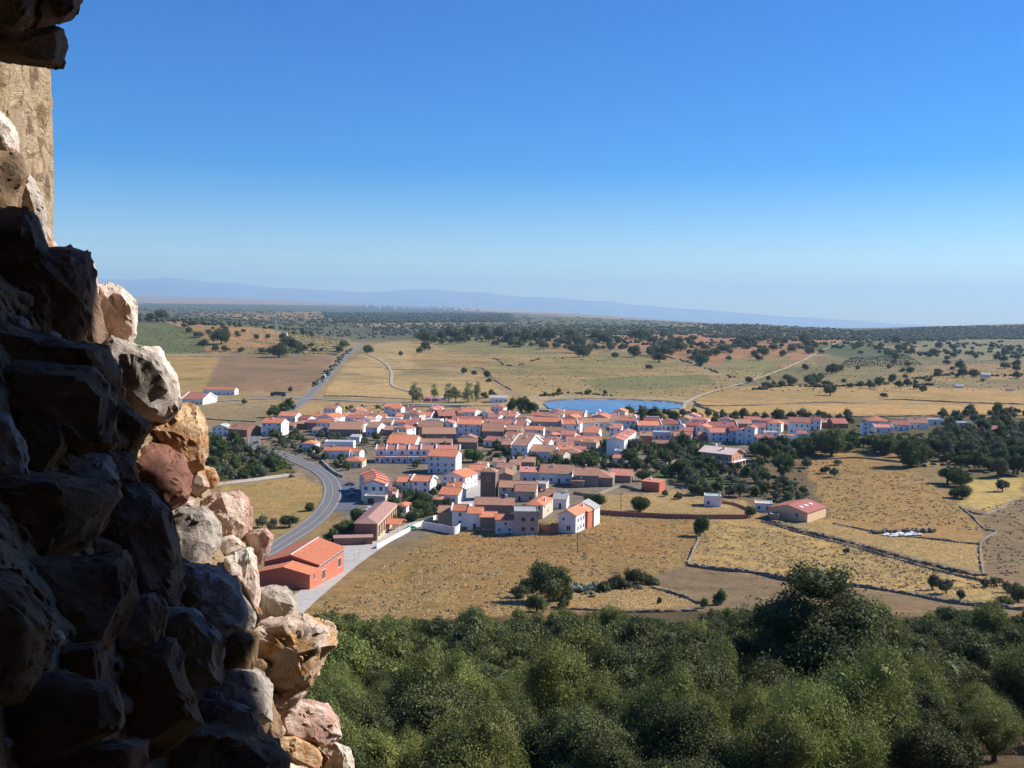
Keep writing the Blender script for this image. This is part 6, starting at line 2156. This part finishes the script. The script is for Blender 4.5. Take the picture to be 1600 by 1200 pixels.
# planted rows: olives on the far right slope, vines on the left hill, and hedges between the pastures
def rows(name, poly, nr, nc, R, mat, label, jit=0.15):
    r = np.random.default_rng(nr * 31 + nc)
    A, B, C_, D_ = [hit(x, y)[:2] for x, y in poly]
    iv, iF = ico(1)
    Vs, Fs, k = [], [], 0
    for i in range(nr):
        for j in range(nc):
            u, v = (i + r.uniform(-jit, jit)) / (nr - 1), (j + r.uniform(-jit, jit)) / (nc - 1)
            p = (A * (1 - v) + B * v) * (1 - u) + (D_ * (1 - v) + C_ * v) * u
            q = R * r.uniform(0.6, 1.3)
            z = H(p[0], p[1])[0]
            Vs.append(iv * (1 + r.uniform(-0.25, 0.25, (len(iv), 1))) * np.array([q, q, q * 0.8]) + [p[0], p[1], z + q * 0.4])
            Fs.append(iF + k)
            k += len(iv)
    tag(link(name, mesh_np(name, np.concatenate(Vs), np.concatenate(Fs), [mat])), label, 'orchard', kind='stuff')


rows('olive_orchard', [(1310, 574), (1440, 570), (1420, 556), (1330, 560)], 9, 30, 1.6, FM['olive'], 'faint rows of young olives on the far right slope')
rows('vineyard', [(446, 552), (526, 554), (542, 532), (452, 520)], 12, 26, 1.8, FM['olive'], 'rows of dark vines on the hill left of the road')


def hedge(pts, R, n, label, seed):
    r = np.random.default_rng(seed)
    L_ = px_line(pts, 3.0)
    iv, iF = ico(1)
    Vs, Fs, k = [], [], 0
    for _ in range(n):
        p = L_[r.integers(0, len(L_))] + r.normal(size=2) * R * 1.2
        q = R * r.uniform(0.5, 1.4)
        z = H(p[0], p[1])[0]
        Vs.append(iv * (1 + r.uniform(-0.3, 0.3, (len(iv), 1))) * np.array([q, q, q * 0.8]) + [p[0], p[1], z + q * 0.4])
        Fs.append(iF + k)
        k += len(iv)
    tag(link('hedge', mesh_np('hedge', np.concatenate(Vs), np.concatenate(Fs), [FM['far']])), label, 'hedge', group='hedges between the far pastures')


hedge([(1185, 609), (1225, 603), (1280, 605), (1340, 603), (1400, 600), (1450, 602)], 1.8, 150, 'dark hedge line crossing the tan fields right of the dirt track', 1)
hedge([(1010, 549), (1060, 562), (1110, 578), (1150, 592)], 1.6, 90, 'thin hedge running down the slope toward the dirt track', 2)
hedge([(770, 560), (800, 572), (850, 560), (900, 562), (960, 566)], 1.4, 70, 'broken hedge across the pasture above the reservoir', 3)
hedge([(1430, 592), (1500, 585), (1560, 588), (1600, 586)], 2.2, 80, 'dark hedge beside the far white farmhouse', 4)
hedge([(850, 619), (880, 615), (920, 616), (955, 619)], 1.2, 50, 'low green hedge beyond the reservoir bank', 5)
hedge([(490, 604), (510, 585), (530, 562), (550, 546)], 1.8, 110, 'roadside hedge left of the straight road', 6)

finish_labels()


# ------------------------------------------------------------------ small things
def small(name, label, cat, P, rz=0.0, group=None):
    return root(name, label, cat, tuple(P), rz, group)


def car(P, rz, col, label, cat='car', name='car', L=4.3):
    t = small(name, label, cat, P, rz, 'vehicles on the roads')
    m = simple_mat('car_paint', col, 0.03, 1, 0.3, spec=0.6)
    W = 1.7
    side = [(0, 0.35), (0.1, 0.75), (0.9, 0.92), (1.35, 1.42), (3.1, 1.45), (3.9, 0.98), (L, 0.85), (L, 0.35)]
    MB().hexa([(x - L / 2, -W / 2, z) for x, z in side], [(x - L / 2, W / 2, z) for x, z in side]).build('body', m, t)
    g = [(1.2, 0.97), (1.45, 1.36), (3.0, 1.38), (3.6, 1.0)]
    MB().hexa([(x - L / 2, -W / 2 - 0.01, z) for x, z in g], [(x - L / 2, W / 2 + 0.01, z) for x, z in g]).build('side_window', M_GLASS, t)
    for x in (-L / 2 + 0.8, L / 2 - 0.8):
        for s in (-1, 1):
            MB().tube([(x, s * (W / 2 - 0.2), 0.33), (x, s * (W / 2 + 0.02), 0.33)], 0.33, 10).build('wheel', M_GLASS, t)
    return t


def lorry(P, rz, cab, box, label, L=12.0):
    t = small('lorry', label, 'lorry', P, rz, 'vehicles on the roads')
    MB().box(-L / 2, -L / 2 + 2.4, -1.25, 1.25, 0.7, 3.3).build('cab', simple_mat('cab_paint', cab, 0.03, 1, 0.4), t)
    MB().box(-L / 2 - 0.02, -L / 2 + 0.9, -1.1, 1.1, 1.9, 2.8).build('windscreen', M_GLASS, t)
    MB().box(-L / 2 + 2.7, L / 2, -1.25, 1.25, 1.2, 4.0).build('box_body', simple_mat('box_paint', box, 0.04, 1, 0.6), t)
    MB().box(-L / 2 + 2.41, L / 2, -1.0, 1.0, 0.75, 1.19).build('chassis', M_GLASS, t)
    for x in (-L / 2 + 1.3, L / 2 - 1.5, L / 2 - 3.0):
        for s in (-1, 1):
            MB().tube([(x, s * 0.95, 0.5), (x, s * 1.27, 0.5)], 0.5, 10).build('wheel', M_GLASS, t)
    return t


def on_road(px, py, off=0.0, dz=0.2):
    P = hit(px, py)
    k = int(np.argmin(np.hypot(Lm[:, 0] - P[0], Lm[:, 1] - P[1])))
    k = min(max(k, 1), len(Lm) - 2)
    T = Lm[k + 1] - Lm[k - 1]
    T /= np.linalg.norm(T)
    N = np.array([T[1], -T[0]])
    q = Lm[k] + N * off
    return (q[0], q[1], H(q[0], q[1])[0] + dz + max(0, q[1] - 400) * 0.0003), math.atan2(T[1], T[0])


P, a = on_road(508, 592, -1.8)
lorry(P, a, (0.3, 0.03, 0.03), (0.8, 0.8, 0.8), 'white box lorry with red cab coming down the straight road', 10)
P, a = on_road(503, 600, -1.8)
car(P, a, (0.3, 0.32, 0.34), 'dark grey car just ahead of the white lorry')
P, a = on_road(532, 569, 1.8)
car(P, a, (0.06, 0.06, 0.07), 'dark car higher up the straight road')
P, a = on_road(514, 583, 1.8)
car(P, a, (0.6, 0.62, 0.65), 'pale car passing beside the lorry')
P = hit(435, 620)
lorry((P[0], P[1], P[2] + 0.4), math.radians(-12), (0.05, 0.05, 0.06), (0.08, 0.08, 0.09), 'dark lorry parked on the cross road left of the junction', 14)
P = hit(578, 798)
car((P[0], P[1], P[2] + 0.1), 1.2, (0.75, 0.75, 0.75), 'white van parked beside the cream garage', 'van', 'van', 4.8)
P = hit(642, 829)
car((P[0], P[1], P[2] + 0.15), 0.5, (0.2, 0.5, 0.25), 'light green car at the upper end of the pale lane')
for i, (x, y) in enumerate([(549, 776), (549, 768), (546, 759)]):
    P = hit(x, y)
    car((P[0], P[1], P[2] + 0.14), 0.2, [(0.1, 0.12, 0.2), (0.4, 0.4, 0.42), (0.3, 0.05, 0.05)][i], ['navy', 'silver', 'dark red'][i] + ' car parked in the shade of the curved row')


def pole(px, py, hpx, label, arm=True):
    P = hit(px, py)
    h = hpx * P[1] / F
    t = small('utility_pole', label, 'pole', P, 0.3, 'wooden poles of the power line')
    MB().tube([(0, 0, -1), (0, 0, h)], [0.15, 0.1], 7).build('shaft', M_BARK, t)
    if arm:
        MB().box(-0.9, 0.9, -0.06, 0.06, h - 0.7, h - 0.55).build('crossarm', M_BARK, t)
    for x in (-0.7, 0.0, 0.7):
        MB().tube([(x, 0, h - 0.549), (x, 0, h - 0.35)], 0.05, 6).build('insulator', M_FRAME, t)


pole(970, 796, 27, 'thin pole standing behind the long brick wall')
pole(902, 861, 32, 'thin dark pole in the field below the white corner house')
pole(668, 809, 22, 'pole in the garden behind the white wall')
pole(371, 614, 15, 'thin pole at the lower edge of the ploughed field')
pole(813, 917, 8, 'short post beside the agave clump', False)
pole(432, 668, 16, 'pole beside the village entrance')
pole(1110, 770, 18, 'white post behind the mint-roofed hut', False)


def lamp(px, py, hpx, label):
    P = hit(px, py)
    h = hpx * P[1] / F
    t = small('street_lamp', label, 'street lamp', P, 0.0, 'street lamps along the road bend')
    MB().tube([(0, 0, -0.5), (0, 0, h)], [0.09, 0.06], 7).build('post', M_STEEL, t)
    MB().tube([(0, 0, h), (0.6, 0, h + 0.25), (1.3, 0, h + 0.3)], [0.05, 0.05, 0.05], 6).build('arm', M_STEEL, t)
    MB().box(1.25, 1.8, -0.12, 0.12, h + 0.22, h + 0.36).build('lamp_head', M_FRAME, t)


for x, y, w_ in [(506, 738, 'inner'), (547, 772, 'parking'), (529, 752, 'middle'), (498, 806, 'lower')]:
    lamp(x, y, 20, 'steel street lamp at the %s part of the road bend' % w_)
P = hit(557, 876)
t = small('goal_frame', 'thin grey goal frame on the pale yard beside the orange hall', 'goal', P, 1.3)
MB().tube([(-1.5, 0, 0), (-1.5, 0, 2.6)], 0.06, 6).build('post', M_STEEL, t)
MB().tube([(1.5, 0, 0), (1.5, 0, 2.6)], 0.06, 6).build('post', M_STEEL, t)
MB().tube([(-1.5, 0, 2.62), (1.5, 0, 2.62)], 0.06, 6).build('crossbar', M_STEEL, t)
for i, (x, y) in enumerate([(562, 851), (568, 851)]):
    P = hit(x, y)
    t = small('waste_container', ['left', 'right'][i] + ' dark waste container of the pair in front of the brick school', 'container', P, 0.2)
    MB().hexa([(-0.8, -0.5, 0.15), (0.8, -0.5, 0.15), (0.8, 0.5, 0.15), (-0.8, 0.5, 0.15)], [(-0.95, -0.6, 1.3), (0.95, -0.6, 1.3), (0.95, 0.6, 1.3), (-0.95, 0.6, 1.3)]).build('body', M_GLASS, t)
    MB().hexa([(-1.0, -0.65, 1.31), (1.0, -0.65, 1.31), (1.0, 0.65, 1.31), (-1.0, 0.65, 1.31)], [(-0.8, -0.1, 1.6), (0.8, -0.1, 1.6), (0.8, 0.65, 1.6), (-0.8, 0.65, 1.6)]).build('lid', WM['S'], t)
    for q in (-0.6, 0.6):
        MB().tube([(q, -0.45, 0.1), (q, 0.45, 0.1)], 0.1, 8).build('wheel', M_GLASS, t)

# water tanks: round white dish shapes on the far houses
for i, (x, y, lb) in enumerate([(991, 668, 'big round white tank beside the far end of the stepped row'), (1066, 684, 'round white tank leaning by the brick house'), (936, 657, 'small round white tank on the far roofs')]):
    P = hit(x, y)
    t = small('water_tank', lb, 'tank', (P[0], P[1], P[2] + 5.2), 0, 'white tanks among the roofs')
    R = 1.9 if i < 2 else 1.4
    MB().tube([(0, 0, -5), (0, 0, 0)], [0.5, 0.4], 8).build('stand', M_TRIM, t)
    iv, iF = ico(3)
    link('bowl', mesh_np('bowl', iv * np.array([R, R, R * 0.95]) + [0, 0, R * 0.9], iF, [M_TRIM], smooth=True), t)

# rubble heap and sheeting in the terrace field
hp = hit(1412, 836)
r_ = random.Random(4)
t = small('white_sheeting', 'white plastic sheeting spread in front of the dark rubble heap', 'sheeting', (hp[0], hp[1], hp[2]), 0.15)
g = []
for j in range(9):
    for i in range(19):
        x, y = -6.5 + i * 0.65, -2.6 + j * 0.65
        wx, wy = hp[0] + x, hp[1] + y
        g.append((x + r_.uniform(-0.2, 0.2) + (0.6 * math.sin(j)), y + r_.uniform(-0.2, 0.2), H(wx, wy)[0] - hp[2] + 0.3 + 0.35 * math.sin(i * 0.9) * math.sin(j * 1.1) + r_.uniform(0, 0.25)))
ix = np.arange(171).reshape(9, 19)
fq = np.stack([ix[:-1, :-1], ix[:-1, 1:], ix[1:, 1:], ix[1:, :-1]], -1).reshape(-1, 4)
link('sheet', mesh_np('sheet', np.array(g), fq, [simple_mat('sheeting', (0.50, 0.485, 0.46), 0.2, 1.0, 0.7)]), t)
rocks = []
iv, iF = ico(1)
VV, FF, k = [], [], 0
for q in range(90):
    R = r_.uniform(0.3, 0.9)
    x, y = hp[0] - 9 + q * 0.23 + r_.uniform(-1, 1), hp[1] + 4.0 + r_.uniform(-1.2, 1.6)
    VV.append(iv * R * (1 + np.array([[r_.uniform(-0.3, 0.3)] for _ in iv])) + [x, y, H(x, y)[0] + R * 0.4 + r_.uniform(0, 0.6)])
    FF.append(iF + k)
    k += len(iv)
tag(link('rubble', mesh_np('rubble', np.concatenate(VV), np.concatenate(FF), [M_DRY])), 'heap of dark rubble behind the white sheeting in the terrace field', 'rubble', kind='stuff')

# agaves: rosettes of pale pointed leaves
M_AGAVE = simple_mat('agave_leaf', (0.22, 0.27, 0.19), 0.2, 3.0, 0.6)
agm = []
for v_ in range(3):
    b = MB()
    r_ = random.Random(v_)
    for q in range(24):
        a = q * 2.4
        el = r_.uniform(0.25, 1.25)
        L_ = r_.uniform(1.0, 1.6)
        d = Vector((math.cos(a) * math.cos(el), math.sin(a) * math.cos(el), math.sin(el)))
        s = Vector((-math.sin(a), math.cos(a), 0))
        p1, p2 = d * L_ * 0.5, d * L_ + Vector((0, 0, -0.12))
        b.add([s * 0.09, p1 + s * 0.13, p2, p1 - s * 0.13, -s * 0.09, p1 - Vector((0, 0, 0.06))], [(0, 1, 5), (1, 2, 5), (2, 3, 5), (3, 4, 5), (0, 4, 3, 1), (1, 3, 2)])
    agm.append(mesh_np('agave', np.array(b.v), b.f, [M_AGAVE]))
r_ = random.Random(8)
for q in range(26):
    x = 886 + q * 2.35 + r_.uniform(-0.8, 0.8)
    P = hit(x, 926 - (x - 886) * 0.12 + r_.uniform(-4, 4))
    o = link('agave', agm[q % 3], None, (P[0], P[1], P[2] + 0.1), r_.uniform(0, 6))
    o.scale = (r_.uniform(0.9, 1.5),) * 3
    tag(o, 'pale spiky agave rosette in the hedge below the main field, %s from left' % ORD[q], 'agave', 'agaves of the hedge')

# playground shapes under the poplars
for i, (x, y, c, lb) in enumerate([(667, 627, (0.55, 0.12, 0.3), 'pink canopy tent beside the poplars'), (680, 627, (0.4, 0.2, 0.3), 'purplish fairground stall under the poplars'), (692, 626, (0.6, 0.58, 0.55), 'whitish trailer under the poplars')]):
    P = hit(x, y)
    t = small('stall', lb, 'stall', P, 0.1 * i, 'stalls under the poplars')
    mt = simple_mat('stall_cloth', c, 0.1, 1, 0.8)
    MB().box(-2.8, 2.8, 0, 3, -0.5, 2.2).build('wall', M_TRIM if i == 2 else mt, t)
    MB().hexa([(-3.1, -0.3, 2.21), (3.1, -0.3, 2.21), (3.1, 3.3, 2.21), (-3.1, 3.3, 2.21)], [(-1, 1, 3.4), (1, 1, 3.4), (1, 2, 3.4), (-1, 2, 3.4)]).build('canopy', mt, t)

# distant town and farm dots on the plain
r_ = random.Random(3)
twn = MB()
for q in range(150):
    x = r_.gauss(655, 38)
    y = 481.5 + (x - 655) * 0.02 + r_.uniform(-2.0, 2.5)
    P = hit(x, y)
    w_ = r_.uniform(12, 40)
    twn.box(P[0] - w_, P[0] + w_, P[1] - 15, P[1] + 15, P[2] - 20, P[2] + r_.uniform(12, 32))
tag(twn.build('distant_town', WM['W']), 'distant white town spread along the plateau', 'town', kind='stuff')
for i, (x, y, wp, hpx, lb) in enumerate([(1541, 590, 14, 6, 'white farmhouse on the far right slope'), (1578, 611, 10, 5, 'right white farmhouse beside the long dark walls'), (1499, 606, 12, 4, 'small grey farm shed on the right slope'), (447, 524, 3, 5, 'tiny white hut beside the radio mast')]):
    P = hit(x, y)
    w_, h_ = wp * P[1] / F, hpx * P[1] / F
    house_at(tuple(P), w_, w_ * 0.7, h_ * 0.8, -0.2, 'g', 'G' if i != 1 else 'P', 'W', name='farmhouse', cat='farmhouse', label=lb, group='farmhouses on the far slopes', win=0, chim=False)

finish_labels()
